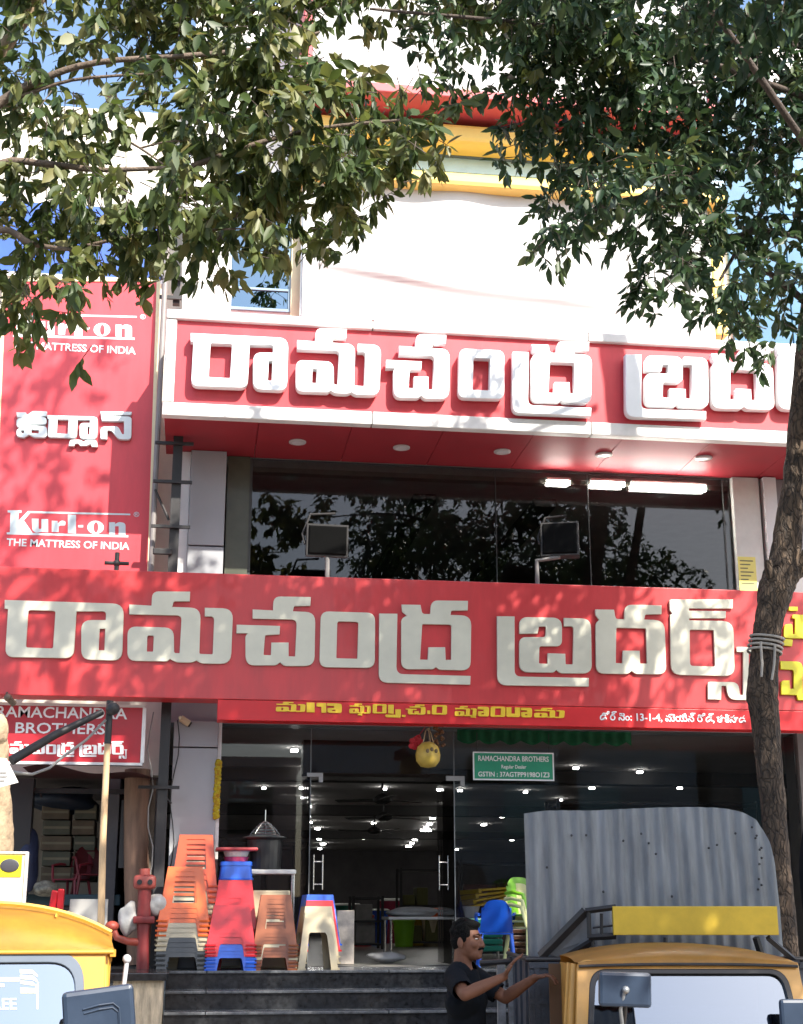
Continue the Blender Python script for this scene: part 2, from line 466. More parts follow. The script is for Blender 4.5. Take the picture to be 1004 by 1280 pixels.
# ground, road, pavement
g = MB(); g.box((-80, -80, -0.3), (80, 120, 0.0)); tag(g.build('ground', mat('bare_ground', (0.22, 0.18, 0.13), 0.95, var=0.2, scale=2)), kind='structure')
g = MB(); g.box((-60, -4.5, 0.0), (60, 9.3, 0.004)); tag(g.build('road', ROAD), kind='structure')
g = MB(); g.box((-60, 9.3, 0.0), (60, 13.7, 0.13), bev=0.01); tag(g.build('pavement', PAVE), kind='structure')

# ------------------------------------------------------------------ shop building
shop = thing('shop_building', 'three storey furniture showroom with white upper facade, yellow and blue bands and dark glazed storeys', 'building', (X_L, YW, 0))
soff = P(600, 537, YU).z                       # soffit height
z_lt = P(500, 724, YL).z                       # top of the lower sign
TOP = 11.6
def xz(px, py, Y):
    p = P(px, py, Y); return p.x, p.z
# upper wall
w = MB()
w.box((X_L, YW, soff + 0.02), (X_R, YW + 0.3, TOP))
w.build('facade_wall', WHITE_P, shop)
w = MB()   # wall band between ground floor and first floor (behind the lower sign)
zb0 = P(500, 905, 13.6).z + 0.02
w.box((X_L, YW - 0.05, zb0), (X_R, YW + 0.3, P(500, 745, 14.0).z))
w.build('storey_band', GREY_ACP, shop)
# first floor pillars
x0 = P(222, 640, 13.95).x; x1 = P(236, 640, 13.95).x; x2 = P(281, 640, 13.9).x
z0 = zb0 + 0.4
w = MB(); w.box((x0, 13.93, z0), (x1, 14.2, soff)); w.build('pilaster', WHITE_P, shop)
pil = MB()
zj = P(258, 683, 13.88).z
for a, b in ((z0, zj - 0.008), (zj + 0.008, soff)):
    pil.box((x1 + 0.004, 13.86, a), (x2, 14.2, min(b, soff - 0.002)), bev=0.004)
pil.build('pillar', GREY_ACP, shop)
w = MB(); w.box((P(283, 640, 14.02).x, 14.0, z0), (P(311, 640, 14.02).x, 14.2, soff - 0.003)); w.build('window_jamb', mat('olive_tinted_panel', (0.075, 0.08, 0.055), 0.3, var=0.15), shop)
xr0 = P(918, 660, 14.0).x; xr1 = P(951, 660, 14.0).x; xr2 = P(957, 660, 13.95).x; xr3 = P(973, 660, 13.95).x
w = MB(); w.box((xr0, 13.97, z0), (xr1, 14.3, soff - 0.004), bev=0.004); w.build('pillar', mat('pale_green_grey_panel', (0.50, 0.53, 0.50), 0.4, var=0.08), shop)
w = MB(); w.box((xr2, 13.92, z0), (xr3, 14.3, soff - 0.005), bev=0.004); w.build('pilaster', mat('white_panel_right', (0.60, 0.63, 0.64), 0.45, var=0.06), shop)
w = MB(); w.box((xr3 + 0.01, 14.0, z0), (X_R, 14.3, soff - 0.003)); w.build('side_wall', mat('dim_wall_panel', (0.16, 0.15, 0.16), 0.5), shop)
# first floor window
xw0 = P(312, 640, 14.05).x; xw1 = xr0 - 0.004
w = MB(); w.box((xw0, 14.05, z0), (xw1, 14.062, soff - 0.004))
win = w.build('display_window', GL_UP, shop)
fr = MB()
for px in (312, 620, 736, 905):
    x = P(px, 640, 14.04).x
    ww = 0.003 if px != 312 else 0.02
    fr.box((x - ww, 14.03, z0), (x + ww, 14.047, soff - 0.006))
fr.box((xw0 + 0.03, 14.032, soff - 0.02), (xw1 - 0.03, 14.046, soff - 0.007))
hb = MB(); hb.box((xw0, 14.08, P(600, 601, 14.08).z), (xw1, 14.2, soff - .005)); hb.build('window_header', mat('olive_grey_header', (0.30, 0.30, 0.25), .6), shop)
fr.build('frame', mat('dark_window_frame', (0.05, 0.055, 0.055), 0.4), win)
# first floor room
CE2 = soff - 0.08
zf2 = z0 - 0.1
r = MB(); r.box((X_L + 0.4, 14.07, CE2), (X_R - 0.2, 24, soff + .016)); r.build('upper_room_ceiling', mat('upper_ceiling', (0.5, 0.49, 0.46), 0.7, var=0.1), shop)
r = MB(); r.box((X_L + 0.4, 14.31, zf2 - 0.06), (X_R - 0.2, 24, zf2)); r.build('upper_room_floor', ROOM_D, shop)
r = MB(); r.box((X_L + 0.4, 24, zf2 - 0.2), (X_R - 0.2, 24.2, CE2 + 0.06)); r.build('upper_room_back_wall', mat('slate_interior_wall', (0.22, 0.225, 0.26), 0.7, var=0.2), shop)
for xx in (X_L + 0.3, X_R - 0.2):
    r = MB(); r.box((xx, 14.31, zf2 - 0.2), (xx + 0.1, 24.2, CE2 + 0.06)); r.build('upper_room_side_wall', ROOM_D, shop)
r = MB()
for px in (540, 700):
    a = PZ(px, 607, CE2 - 0.05)
    r.box((a.x - 0.12, 14.8, CE2 - 0.09), (a.x + 0.12, 23.9, CE2 - 0.001))
r.build('ceiling_beam', mat('dark_beam', (0.06, 0.055, 0.055), 0.7), shop)

# upper facade details
def fbox(px0, py0, px1, py1, Y, depth, m, name, parent=None, bev=0.006):
    a, b, c, d = rect(px0, py0, px1, py1, Y)
    q = MB(); q.box((a, Y, c), (b, Y + depth, d), bev=bev)
    return q.build(name, m, parent or shop)
for (a, b, c, d) in ((228, 318, 289, 352), (228, 355, 289, 392), (228, 230, 289, 315)):
    fbox(a, b, c, d, 13.96, 0.04, WHITE_P, 'facade_panel')
fbox(365, 200, 377, 402, 13.93, 0.07, CREAM, 'corner_strip')
bw = fbox(291, 215, 362, 385, 13.985, 0.012, GL_BL, 'small_window')
a, b, c, d = rect(291, 215, 362, 385, 13.975)
q = MB()
for py in (262, 315, 361):
    z = P(326, py, 13.97).z; q.box((a, 13.965, z - 0.012), (b, 13.984, z + 0.012))
q.box((a - 0.03, 13.965, c - 0.03), (a, 13.999, d + 0.03)); q.box((b, 13.965, c - 0.03), (b + 0.03, 13.999, d + 0.03)); q.box((a, 13.965, c - 0.03), (b, 13.999, c))
q.build('frame', mat('blue_grey_frame', (0.20, 0.30, 0.38), 0.4), bw)
# flex banner sheet with creases across the facade
xa, xb, zc, zd = rect(379, 236, 889, 408, 13.72)
def banner(u, v):
    x = xa + (xb - xa) * u; z = zc + (zd - zc) * v
    r_ = 0.012 * math.sin(3.1 * x + 2 * z) + 0.010 * math.sin(7 * x - 4.5 * z) * (0.4 + v)
    for (ux, vx, sl, am) in ((0.22, 0.32, -0.34, 0.075), (0.62, 0.22, -0.20, 0.05), (0.45, 0.62, -0.12, 0.022), (0.1, 0.2, 0.05, 0.02)):
        dd = (v - vx) - sl * (u - ux)
        r_ += am * math.exp(-(dd / 0.035) ** 2) * math.exp(-((u - ux) / 0.2) ** 2)
    return (x, 13.76 - r_, z)
ban = thing('flex_banner', 'large plain white flex sheet stretched creased across the facade above the upper red sign', 'banner', ((xa + xb) / 2, 13.76, zc))
MB().grid(banner, 150, 50).build('sheet', FLEX, ban, smooth=4)
q = MB(); q.box((xa - 0.02, 13.79, zd - 0.01), (xb + 0.02, 13.83, zd + 0.03)); q.box((xa - 0.02, 13.79, zc - 0.03), (xb + 0.02, 13.83, zc + 0.01)); q.box((xa - 0.02, 13.79, zc + 0.02), (xa + 0.02, 13.83, zd - 0.02)); q.box((xb - 0.02, 13.79, zc + 0.02), (xb + 0.02, 13.83, zd - 0.02))
q.box((xa, 13.83, zc), (xa + 0.05, 14.0, zc + 0.05)); q.box((xb - 0.05, 13.83, zc), (xb, 14.0, zc + 0.05))
q.build('batten', ALU, ban)
# bands
def band(px0, px1, py0, py1, Y, depth, m, name, rnd=0.03):
    z1 = P(600, py0, Y).z; z0_ = P(600, py1, Y).z
    q = MB(); q.box((P(px0, 200, Y).x, Y, z0_), (P(px1, 200, Y).x, YW - 0.002, z1), bev=rnd)
    return q.build(name, m, shop)
band(366, 905, 139, 158, 13.9, 0.1, BLUE_B, 'blue_band', 0.004)
band(366, 905, 198, 217, 13.9, 0.1, BLUE_B, 'blue_band', 0.004)
band(366, 905, 156, 178, 13.55, 0.4, YELLOW_B, 'yellow_band', 0.05)
band(366, 905, 216, 233, 13.6, 0.4, YELLOW_B, 'yellow_band', 0.05)
band(366, 905, 191, 197, 13.85, 0.1, mat('dark_groove_blue', (0.10, 0.14, 0.22), 0.4), 'blue_groove', 0.003)  # narrow dark blue strip below the upper yellow band
q = MB(); a, b, c, d = rect(889, 240, 905, 408, 13.8); q.box((a, 13.8, c - 0.1), (b, 13.99, d), bev=0.02); q.build('yellow_pilaster', YELLOW_B, shop)
a, b, c, d = rect(907, 110, 1120, 420, 13.95)
q = MB()
for i in range(3):
    for j in range(4):
        u0 = a + (b - a) * i / 3; v0 = c - 0.2 + (d + 0.2 - c) * j / 4
        q.box((u0 + 0.006, 13.94, v0 + 0.006), (u0 + (b - a) / 3 - 0.006, 13.998, v0 + (d + 0.2 - c) / 4 - 0.006), bev=0.005)
q.build('blue_cladding', BLUE_G, shop)
# top hoarding with red border
hd = thing('roof_hoarding', 'white hoarding with a red border at the top of the facade', 'hoarding', (P(620, 100, 13.2).x, 13.2, P(620, 134, 13.2).z))
a, b, c, d = rect(380, -60, 889, 128, 13.2)
q = MB(); q.box((a + 0.1, 13.2, c + 0.1), (b - 0.1, 13.99, d)); q.build('panel', FLEX, hd)
q = MB(); q.box((a, 13.17, c), (b, 13.98, c + 0.1), bev=0.01); q.box((a, 13.17, c + 0.102), (a + 0.1, 13.98, d), bev=0.01); q.box((b - 0.1, 13.17, c + 0.102), (b, 13.98, d), bev=0.01); q.build('border', RED_B, hd)

# ------------------------------------------------------------------ Telugu letters, traced in crops of the photo: (origin, scale, outlines)
LETTERS = {
 'ra': ((0, 730), 6.275, [[(40, 127), (970, 158, 85), (955, 600, 75), (640, 590, 70), (640, 285, 75), (832, 285), (835, 212, 30), (598, 212), (575, 580, 65), (42, 570, 65), (65, 195), (38, 190)],
        [(220, 203, 22), (438, 208, 22), (418, 508, 18), (200, 500, 18)], [(780, 348), (828, 348), (822, 522), (770, 522)]]),
 'ma': ((150, 730), 6.275, [[(75, 163), (250, 172), (255, 60, 50), (548, 62), (545, 133), (420, 133, 15), (405, 182), (632, 190, 80), (620, 550, 15), (730, 555, 15), (742, 252, 35), (668, 252), (668, 188), (885, 195, 80), (868, 625, 80), (640, 622, 40), (600, 598), (560, 615, 30), (440, 612, 30), (392, 585), (370, 605, 30), (60, 600, 65), (62, 335, 65), (420, 345, 70), (422, 545, 20), (470, 545), (487, 245, 40), (75, 235)],
        [(212, 402, 15), (268, 402, 15), (262, 533, 10), (208, 533, 10)]]),
 'cha': ((290, 735), 6.275, [[(165, 170), (325, 178), (328, 68, 55), (617, 73), (613, 138), (485, 140, 10), (475, 185), (652, 192, 75), (645, 610, 75), (410, 610, 35), (378, 580), (345, 605, 35), (110, 605, 70), (108, 375, 30), (130, 352), (38, 352), (40, 290), (375, 300), (372, 362), (258, 368, 15), (245, 528, 12), (308, 530, 8), (312, 430), (442, 430), (442, 538, 5), (498, 540, 5), (512, 246, 45), (165, 238)]]),
 'o': ((390, 740), 10.04, [[(115, 245, 100), (790, 265, 100), (785, 950, 100), (98, 940, 100)], [(315, 365, 35), (588, 372, 35), (575, 842, 20), (302, 835, 20)]]),
 'dra': ((460, 740), 7.171, [[(105, 195), (262, 197), (252, 738, 70), (918, 755), (915, 828), (100, 810, 80)],
        [(305, 115), (470, 118), (485, 200, 30), (562, 200), (570, 78, 65), (895, 82), (893, 162), (745, 165, 15), (738, 208), (925, 215, 85), (918, 700, 75), (640, 695, 30), (610, 670), (585, 690, 30), (302, 690, 70), (302, 240, 40), (355, 212), (310, 175)],
        [(485, 285, 15), (752, 290, 25), (750, 610), (695, 612), (690, 498), (545, 498), (540, 610), (465, 608)]]),
 'bra': ((610, 750), 7.171, [[(85, 148), (237, 150), (237, 688, 60), (903, 702), (903, 773), (88, 762, 85)],
        [(285, 300), (285, 155, 80), (662, 162, 80), (662, 412, 50), (460, 412, 20), (455, 572, 15), (538, 575, 5), (540, 480), (692, 485), (695, 580, 15), (765, 580, 15), (772, 232, 35), (685, 235), (685, 163), (922, 170, 80), (930, 655, 75), (650, 655, 35), (612, 622), (590, 648, 30), (285, 645, 80), (285, 335, 60), (520, 335, 25), (525, 235, 20), (455, 235, 10), (445, 298)]]),
 'da': ((735, 740), 8.367, [[(82, 185), (272, 188), (290, 285, 30), (385, 288), (388, 135, 75), (770, 142), (768, 228), (600, 232, 15), (585, 290), (800, 300, 100), (820, 858, 85), (500, 855, 35), (460, 822), (420, 855, 35), (90, 850, 85), (85, 330, 40), (125, 290), (85, 240)],
        [(295, 370, 20), (612, 378, 25), (622, 752, 8), (545, 752), (540, 618), (370, 615), (365, 750, 8), (290, 745, 8)]]),
 'rs': ((830, 740), 5.77, [[(42, 55, 15), (497, 55), (495, 117), (180, 115), (180, 137), (447, 140), (445, 187), (183, 187), (180, 207), (500, 212, 80), (510, 605, 70), (55, 595, 70), (48, 165), (65, 155), (45, 130)],
        [(185, 270, 15), (362, 272, 15), (372, 540, 15), (188, 535, 25)],
        [(320, 650, 15), (535, 652, 45), (550, 745), (575, 745), (575, 432), (528, 430), (528, 398), (640, 400), (640, 432), (612, 432), (612, 778), (470, 775, 50), (450, 675), (415, 675), (412, 775), (320, 772)]]),
}
LET_ORDER = ['ra', 'ma', 'cha', 'o', 'dra', 'bra', 'da', 'rs']
def letter_bbox(k):
    org, s, polys = LETTERS[k]
    xs = [p[0] / s + org[0] for q in polys for p in q]; ys = [p[1] / s + org[1] for q in polys for p in q]
    return min(xs), min(ys), max(xs), max(ys)
SL_LOW = 0.030
def put_letter(k, Y, thick, m, parent, mp=None, bevel=0.004, name='letter'):
    org, s, polys = LETTERS[k]
    me = front_plate(px_loops(polys, org, s, Y, mp), Y, thick, bevel)
    return link_mesh(name, me, m, parent)
def bbox_map(k, tx0, ty0, tx1, ty1, slope):
    """map a letter from its place on the lower sign to a target parallelogram whose boxes are unsheared at the letter's middle"""
    a, b, c, d = letter_bbox(k)
    mx = (a + c) / 2; tm = (tx0 + tx1) / 2
    def un(x, y): return y - SL_LOW * (x - mx)
    org, s, polys = LETTERS[k]
    ys = [un(p[0] / s + org[0], p[1] / s + org[1]) for q in polys for p in q]
    y0, y1 = min(ys), max(ys)
    def f(x, y):
        u = (x - a) / (c - a); v = (un(x, y) - y0) / (y1 - y0)
        X = tx0 + u * (tx1 - tx0)
        return X, ty0 + v * (ty1 - ty0) + slope * (X - tm)
    return f

# ------------------------------------------------------------------ upper fascia sign (box canopy)
xs0 = P(205, 455, YU).x; xs1 = P(1100, 480, YU).x
zt = P(600, 409, YU).z; zt2 = P(600, 420, YU).z; zb2 = P(600, 521, YU).z
up = thing('upper_fascia_sign', 'upper red box sign with raised white Telugu letters and round lights under its soffit', 'sign', (P(600, 470, YU).x, YW, soff))
q = MB(); q.box((P(219, 455, YU).x, YU + 0.02, zb2 + 0.002), (xs1 - 0.1, YW - 0.002, zt2 - 0.002)); q.build('panel', RED_PINK, up)
q = MB()
xj = [xs0, P(466, 400, YU).x, P(734, 400, YU).x, xs1]
for a, b in zip(xj[:-1], xj[1:]):
    q.box((a + 0.004, YU - 0.03, zt2), (b - 0.004, YU + 0.3, zt), bev=0.012)
    q.box((a + 0.004, YU - 0.01, soff), (b - 0.004, YU + 0.1, zb2), bev=0.01)
q.box((xs0 + 0.004, YU - 0.012, zb2 + 0.003), (P(219, 455, YU).x, YW - 0.003, zt2 - 0.003), bev=0.008)
q.build('trim', TRIM, up)
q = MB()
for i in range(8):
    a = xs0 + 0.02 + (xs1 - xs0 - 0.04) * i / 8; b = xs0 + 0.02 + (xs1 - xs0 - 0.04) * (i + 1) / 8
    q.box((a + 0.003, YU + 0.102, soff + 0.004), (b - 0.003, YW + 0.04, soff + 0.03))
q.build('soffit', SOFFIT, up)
for px, py in ((372, 552), (502, 559), (628, 564), (755, 568), (880, 572)):
    c = PZ(px, py, soff)
    q = MB(); q.lathe((c.x, c.y, soff), [(0.085, 0.0), (0.085, -0.012), (0.062, -0.02), (0.062, 0.0)], 22)
    dl = q.build('downlight', mat('downlight_ring', (0.5, 0.47, 0.47), 0.35, var=0.05), up)
    q = MB(); q.lathe((c.x, c.y, soff), [(0.06, -0.004), (0.06, -0.016)], 20); q.build('lens', LENS, dl)
UPB = {'ra': (239, 417, 360, 487.5), 'ma': (370.5, 409, 476, 494), 'cha': (483.7, 416, 561.8, 499.5), 'o': (573.7, 436, 630.2, 499), 'dra': (641.4, 423.5, 739.6, 519.7), 'bra': (783, 443, 885.7, 525), 'da': (890.5, 436, 968, 513), 'rs': (972, 428, 1062, 540)}
for k in LET_ORDER:
    a, b, c, d = UPB[k]
    sl = 0.047
    hh = sl * (c - a) / 2
    put_letter(k, YU - 0.09, 0.085, LET_W, up, bbox_map(k, a, b + hh * 0.9, c, d - hh * 0.9, sl), bevel=0.006)

# ------------------------------------------------------------------ lower fascia sign
z_lb = P(500, 878.5, YL).z
xl0 = P(-70, 790, YL).x; xl1 = P(1110, 800, YL).x
lo = thing('lower_fascia_sign', 'long lower red sign board with silver Telugu letters running over the shop front', 'sign', (P(500, 800, YL).x, YL + 0.2, z_lb))
q = MB(); q.box((xl0, YL, z_lb), (xl1, YL + 0.28, z_lt), bev=0.006); q.build('panel', RED, lo)
for k in LET_ORDER:
    put_letter(k, YL - 0.03, 0.026, LET_G, lo, None, bevel=0.003)
YEL = [((830, 740), 5.77, [[(905, 108), (965, 108), (965, 133), (905, 133)], [(930, 165, 8), (1100, 168), (1098, 200), (1085, 335), (868, 330, 20), (872, 235, 20), (925, 232, 10), (930, 305), (950, 305), (950, 190), (930, 188)], [(870, 340), (928, 345), (925, 388), (868, 385)]]),
       ((830, 740), 5.77, [[(845, 500), (1000, 505, 45), (1000, 740, 10), (1100, 745), (1100, 780), (970, 778), (960, 742), (850, 738), (850, 640, 20), (905, 640), (910, 700), (940, 700), (940, 560, 20), (845, 555)], [(1030, 500), (1100, 500), (1100, 560), (1030, 560)]])]
for org, s, polys in YEL:
    link_mesh('letter', front_plate(px_loops(polys, org, s, YL - 0.03), YL - 0.03, 0.026, 0.003), LET_LIME, lo)
q = MB()
for px in (60, 250, 430, 620, 800, 960):
    x = P(px, 720, YL + 0.3).x
    for z in (z_lt - .5, z_lb + .3):
        k_ = MB(); k_.box((x - 0.025, YL + 0.285, z), (x + 0.025, YW - 0.055, z + .05)); k_.build('bracket', DARK_STEEL, lo)
q.bm.free()

# red strip with yellow Telugu words
YS = YL + 0.005
st = thing('lower_strip_sign', 'narrow bright red strip with yellow and white Telugu words under the lower sign board', 'sign', (P(600, 893, YS).x, YS, P(600, 905, YS).z))
zs0 = P(600, 906, YS).z
q = MB(); q.box((P(272, 885, YS).x, YS, zs0), (P(1080, 900, YS).x, YS + 0.2, z_lb - 0.003), bev=0.004); q.build('panel', RED_DEEP, st)
def mini(k, org, s, x0, y0, x1, y1, m=LET_Y, sl=0.02):
    a, b, c, d = x0 / s + org[0], y0 / s + org[1], x1 / s + org[0], y1 / s + org[1]
    put_letter(k, YS - 0.016, 0.015, m, st, bbox_map(k, a, b, c, d, sl), bevel=0.0, name='letter')
o1, s1 = (330, 865), 5.02
o2 = (520, 865)
mini('ma', o1, s1, 75, 62, 262, 124)
def mpoly(polys, org, s): link_mesh('letter', front_plate(px_loops(polys, org, s, YS - 0.016), YS - 0.016, 0.015), LET_Y, st)
mpoly([[(268, 66), (318, 67), (318, 128), (268, 126)], [(330, 68, 8), (390, 70), (392, 130), (362, 130), (360, 92), (330, 90)]], o1, s1)
mpoly([[(395, 70, 8), (490, 73, 20), (488, 132, 15), (398, 130, 15), (398, 100, 10), (440, 100), (440, 88), (395, 86)], [(428, 112), (448, 112), (448, 120), (428, 120)]], o1, s1)
mini('ma', o1, s1, 536, 72, 672, 135)
mpoly([[(590, 135), (615, 135), (618, 148), (588, 146)]], o1, s1)
mini('o', o1, s1, 682, 76, 770, 135); mpoly([[(780, 80), (815, 80), (815, 136), (780, 134)], [(760, 142, 8), (825, 142), (826, 108), (860, 110), (858, 162, 8), (765, 158, 8)], [(866, 144), (888, 144), (888, 156), (866, 156)]], o1, s1)
mini('cha', o1, s1, 890, 78, 1015, 142)
mpoly([[(72, 116), (90, 116), (90, 138), (72, 138)]], o2, s1)
mini('o', o2, s1, 100, 82, 196, 142)
mini('ma', o2, s1, 244, 88, 382, 152); mpoly([[(345, 150), (375, 150), (378, 162), (345, 160)]], o2, s1)
mpoly([[(388, 92, 8), (460, 94, 15), (458, 154, 12), (390, 152, 12), (390, 120, 8), (425, 120), (425, 110), (388, 108)], [(412, 132), (428, 132), (428, 140), (412, 140)]], o2, s1)
mini('o', o2, s1, 468, 92, 562, 156)
mpoly([[(568, 96), (600, 96), (600, 136), (622, 136), (622, 97), (655, 98), (655, 158, 12), (568, 156, 12)]], o2, s1)
mpoly([[(660, 98, 8), (730, 100, 15), (728, 160, 12), (662, 158, 12), (662, 126, 8), (698, 126), (698, 116), (660, 114)], [(684, 138), (700, 138), (700, 146), (684, 146)]], o2, s1)
mini('ma', o2, s1, 742, 100, 935, 162)
text_on('lettering', 'డోర్ నెం: 13-1-4, మెయిన్ రోడ్, కాకినాడ', 750, 900, 932, 9, YS, WRITE_W, st, 0.006, bold=0.018)

# ------------------------------------------------------------------ tall mattress advertisement on the left
YK = 13.75
xk0 = P(-6, 540, YK).x; xk1 = P(193, 540, YK).x; zk0 = P(100, 722, YK).z; zk1 = P(100, 350, YK).z
ku = thing('mattress_sign', 'tall red mattress advertisement with white serif lettering on the left of the facade', 'sign', ((xk0 + xk1) / 2, YK, zk0))
q = MB()
A = [P(8, 352, YK), P(196, 352, YK), P(184, 722, YK), P(-8, 722, YK)]
q.prism([(p.x, YK, p.z) for p in A], (0, 0.06, 0)); q.build('panel', RED_PINK, ku)
q = MB()
def bar(p, r, w_, y0, d):
    p = Vector(p); r = Vector(r); n = (r - p).normalized(); t = Vector((-n.z, 0, n.x)) * w_
    q.prism([p, r, r + t, p + t], (0, d, 0))
for a, b in ((0, 1), (1, 2), (3, 0)):
    bar((A[a].x, YK - 0.012, A[a].z), (A[b].x, YK - 0.012, A[b].z), 0.035, 0, 0.11)
q.build('frame', CREAM, ku)
KO = (0, 625)
def serif(shift=(0, 0), m=SILVER_PRINT):
    mp = lambda x, y: (x + shift[0], y + shift[1])
    G = [[[(48, 65), (135, 65), (135, 80), (118, 82), (116, 130), (175, 70), (818, 86), (818, 96), (190, 82), (150, 128), (205, 207), (805, 222), (805, 235), (42, 216), (42, 204), (62, 202), (66, 80), (48, 78)]],
         [[(200, 118), (243, 118), (243, 182, 10), (260, 182, 8), (260, 120), (302, 120), (302, 202), (262, 200), (225, 207, 20), (203, 190, 10)]],
         [[(325, 130), (362, 132), (362, 147), (385, 128, 12), (412, 135, 8), (410, 160, 8), (380, 160), (370, 166), (368, 202), (325, 200)]],
         [[(426, 92), (477, 94), (477, 210), (426, 208)]], [[(490, 158), (522, 158), (522, 172), (490, 172)]],
         [[(600 + 52 * math.cos(t * math.pi / 10), 172 + 42 * math.sin(t * math.pi / 10)) for t in range(20)], [(602 + 15 * math.cos(t * math.pi / 10), 172 + 32 * math.sin(t * math.pi / 10)) for t in range(20)]],
         [[(685, 140), (722, 140), (722, 152), (745, 138, 10), (788, 145, 20), (788, 220), (745, 218), (745, 165), (722, 165), (722, 217), (685, 215)]]]
    for g_ in G:
        link_mesh('letter', front_plate(px_loops(g_, KO, 5.02, YK, mp), YK - 0.003, 0.004), m, ku)
    text_on('lettering', 'THE MATTRESS OF INDIA', 8 + shift[0], 682 + shift[1], 162 + shift[0], 9, YK, m, ku, 0.004, bold=0.02)
    text_on('lettering', '®', 167 + shift[0], 646 + shift[1], 174 + shift[0], 6, YK, m, ku, 0.004)
serif(); serif((8, -247), WRITE_W)
KT = (0, 500)
def kt(polys, thick=0.05): link_mesh('letter', front_plate(px_loops(polys, KT, 5.02, YK - thick), YK - thick, thick - 0.001, 0.003), mat('silver_sign_letter', (0.60, 0.66, 0.67), 0.35, var=0.05), ku)
kt([[(105, 78), (160, 78), (170, 95), (205, 70), (292, 72), (290, 100), (230, 102), (290, 112, 15), (290, 152, 15), (190, 150), (190, 160), (292, 165, 20), (292, 234, 20), (215, 232), (180, 215), (150, 234), (105, 228, 20), (105, 185, 15), (130, 175), (105, 165, 15), (105, 120, 15), (150, 108), (108, 105)], [(195, 182), (245, 185), (245, 210), (195, 208)], [(130, 188), (152, 188), (152, 208), (130, 206)]])
a_, b_, c_, d_ = 298 / 5.02, 500 + 100 / 5.02, 612 / 5.02, 500 + 238 / 5.02
link_mesh('letter', front_plate(px_loops(LETTERS['ra'][2], LETTERS['ra'][0], LETTERS['ra'][1], YK - 0.05, bbox_map('ra', a_, b_, c_, d_, 0.03)), YK - 0.05, 0.049, 0.003), MATS['silver_sign_letter'], ku)
kt([[(432, 285), (440, 250, 15), (500, 250, 10), (525, 262), (545, 250, 10), (605, 252, 15), (612, 292), (575, 290), (570, 272), (545, 285), (505, 285), (490, 270), (470, 272), (465, 287)]])
kt([[(632, 72), (825, 75), (822, 92), (705, 92), (700, 100), (825, 105, 20), (822, 247, 25), (745, 245, 20), (700, 190, 10), (672, 188), (672, 245), (632, 240), (632, 168, 25), (740, 165, 20), (765, 215), (780, 215), (780, 130), (640, 128)]])

# small red name board of the left stall
YN = 13.3
nb = thing('stall_name_board', 'small red name board with white English and Telugu lines above the left stall', 'sign', (P(80, 915, YN).x, YN, P(80, 955, YN).z))
a, b, c, d = rect(-60, 873, 180, 955, YN)
d = min(d, z_lb - 0.03)
q = MB(); q.box((a, YN, c), (b, YN + 0.07, d)); q.build('panel', mat('red_name_board', (0.42, 0.012, 0.022), 0.4, var=0.08), nb)
q = MB(); q.box((a, YN - 0.012, d - 0.02), (b, YN + 0.08, d + 0.004)); q.box((a, YN - 0.012, c - 0.004), (b, YN + 0.08, c + 0.02)); q.box((b - 0.02, YN - 0.011, c + 0.021), (b + 0.012, YN + 0.08, d - 0.021)); q.build('frame', TRIM, nb)
text_on('lettering', 'RAMACHANDRA', -5, 896, 159, 13.5, YN, WRITE_W, nb, 0.006, bold=0.012)
text_on('lettering', 'BROTHERS', 19, 916, 131, 13, YN, WRITE_W, nb, 0.006, bold=0.012)
for k in LET_ORDER:
    bx = letter_bbox(k)
    f = lambda x, y: (12 + (x - 159) * 0.188, 927.5 + (y - 745 - 0.030 * (x - 300)) * 0.175 + 0.012 * (x - 300) * 0.188)
    put_letter(k, YN - 0.006, 0.005, WRITE_W, nb, f, bevel=0.0, name='letter')

# green registration board
YQ = 13.72
gs = thing('registration_board', 'small green board with white border and white lines hung inside the shop front', 'sign', (P(642, 957, YQ).x, YQ, P(642, 975, YQ).z))
a, b, c, d = rect(593, 942, 691, 974, YQ)
q = MB(); q.box((a, YQ, c), (b, YQ + 0.012, d)); q.build('panel', GREEN_S, gs)
q = MB(); e = 0.012
q.box((a - e, YQ - 0.004, d), (b + e, YQ + 0.014, d + e)); q.box((a - e, YQ - 0.004, c - e), (b + e, YQ + 0.014, c)); q.box((a - e, YQ - 0.004, c + 0.001), (a, YQ + 0.014, d - 0.001)); q.box((b, YQ - 0.004, c + 0.001), (b + e, YQ + 0.014, d - 0.001)); q.build('frame', WRITE_W, gs)
q = MB()
for x in (a + 0.03, b - 0.03): q.tube([(x, YQ + 0.006, d), (x, YQ + 0.006, zs0 + 0.02)], 0.003, 6)
q.build('hanger', DARK_STEEL, gs)
text_on('lettering', 'RAMACHANDRA BROTHERS', 598, 951, 686, 6.5, YQ, WRITE_W, gs, 0.003, bold=0.012)
text_on('lettering', 'Regular Dealer', 627, 960.5, 658, 4.5, YQ, WRITE_W, gs, 0.003, bold=0.01)
text_on('lettering', 'GSTIN : 37AGTPP9198O1Z3', 598, 970.5, 687, 6, YQ, WRITE_W, gs, 0.003, bold=0.012)

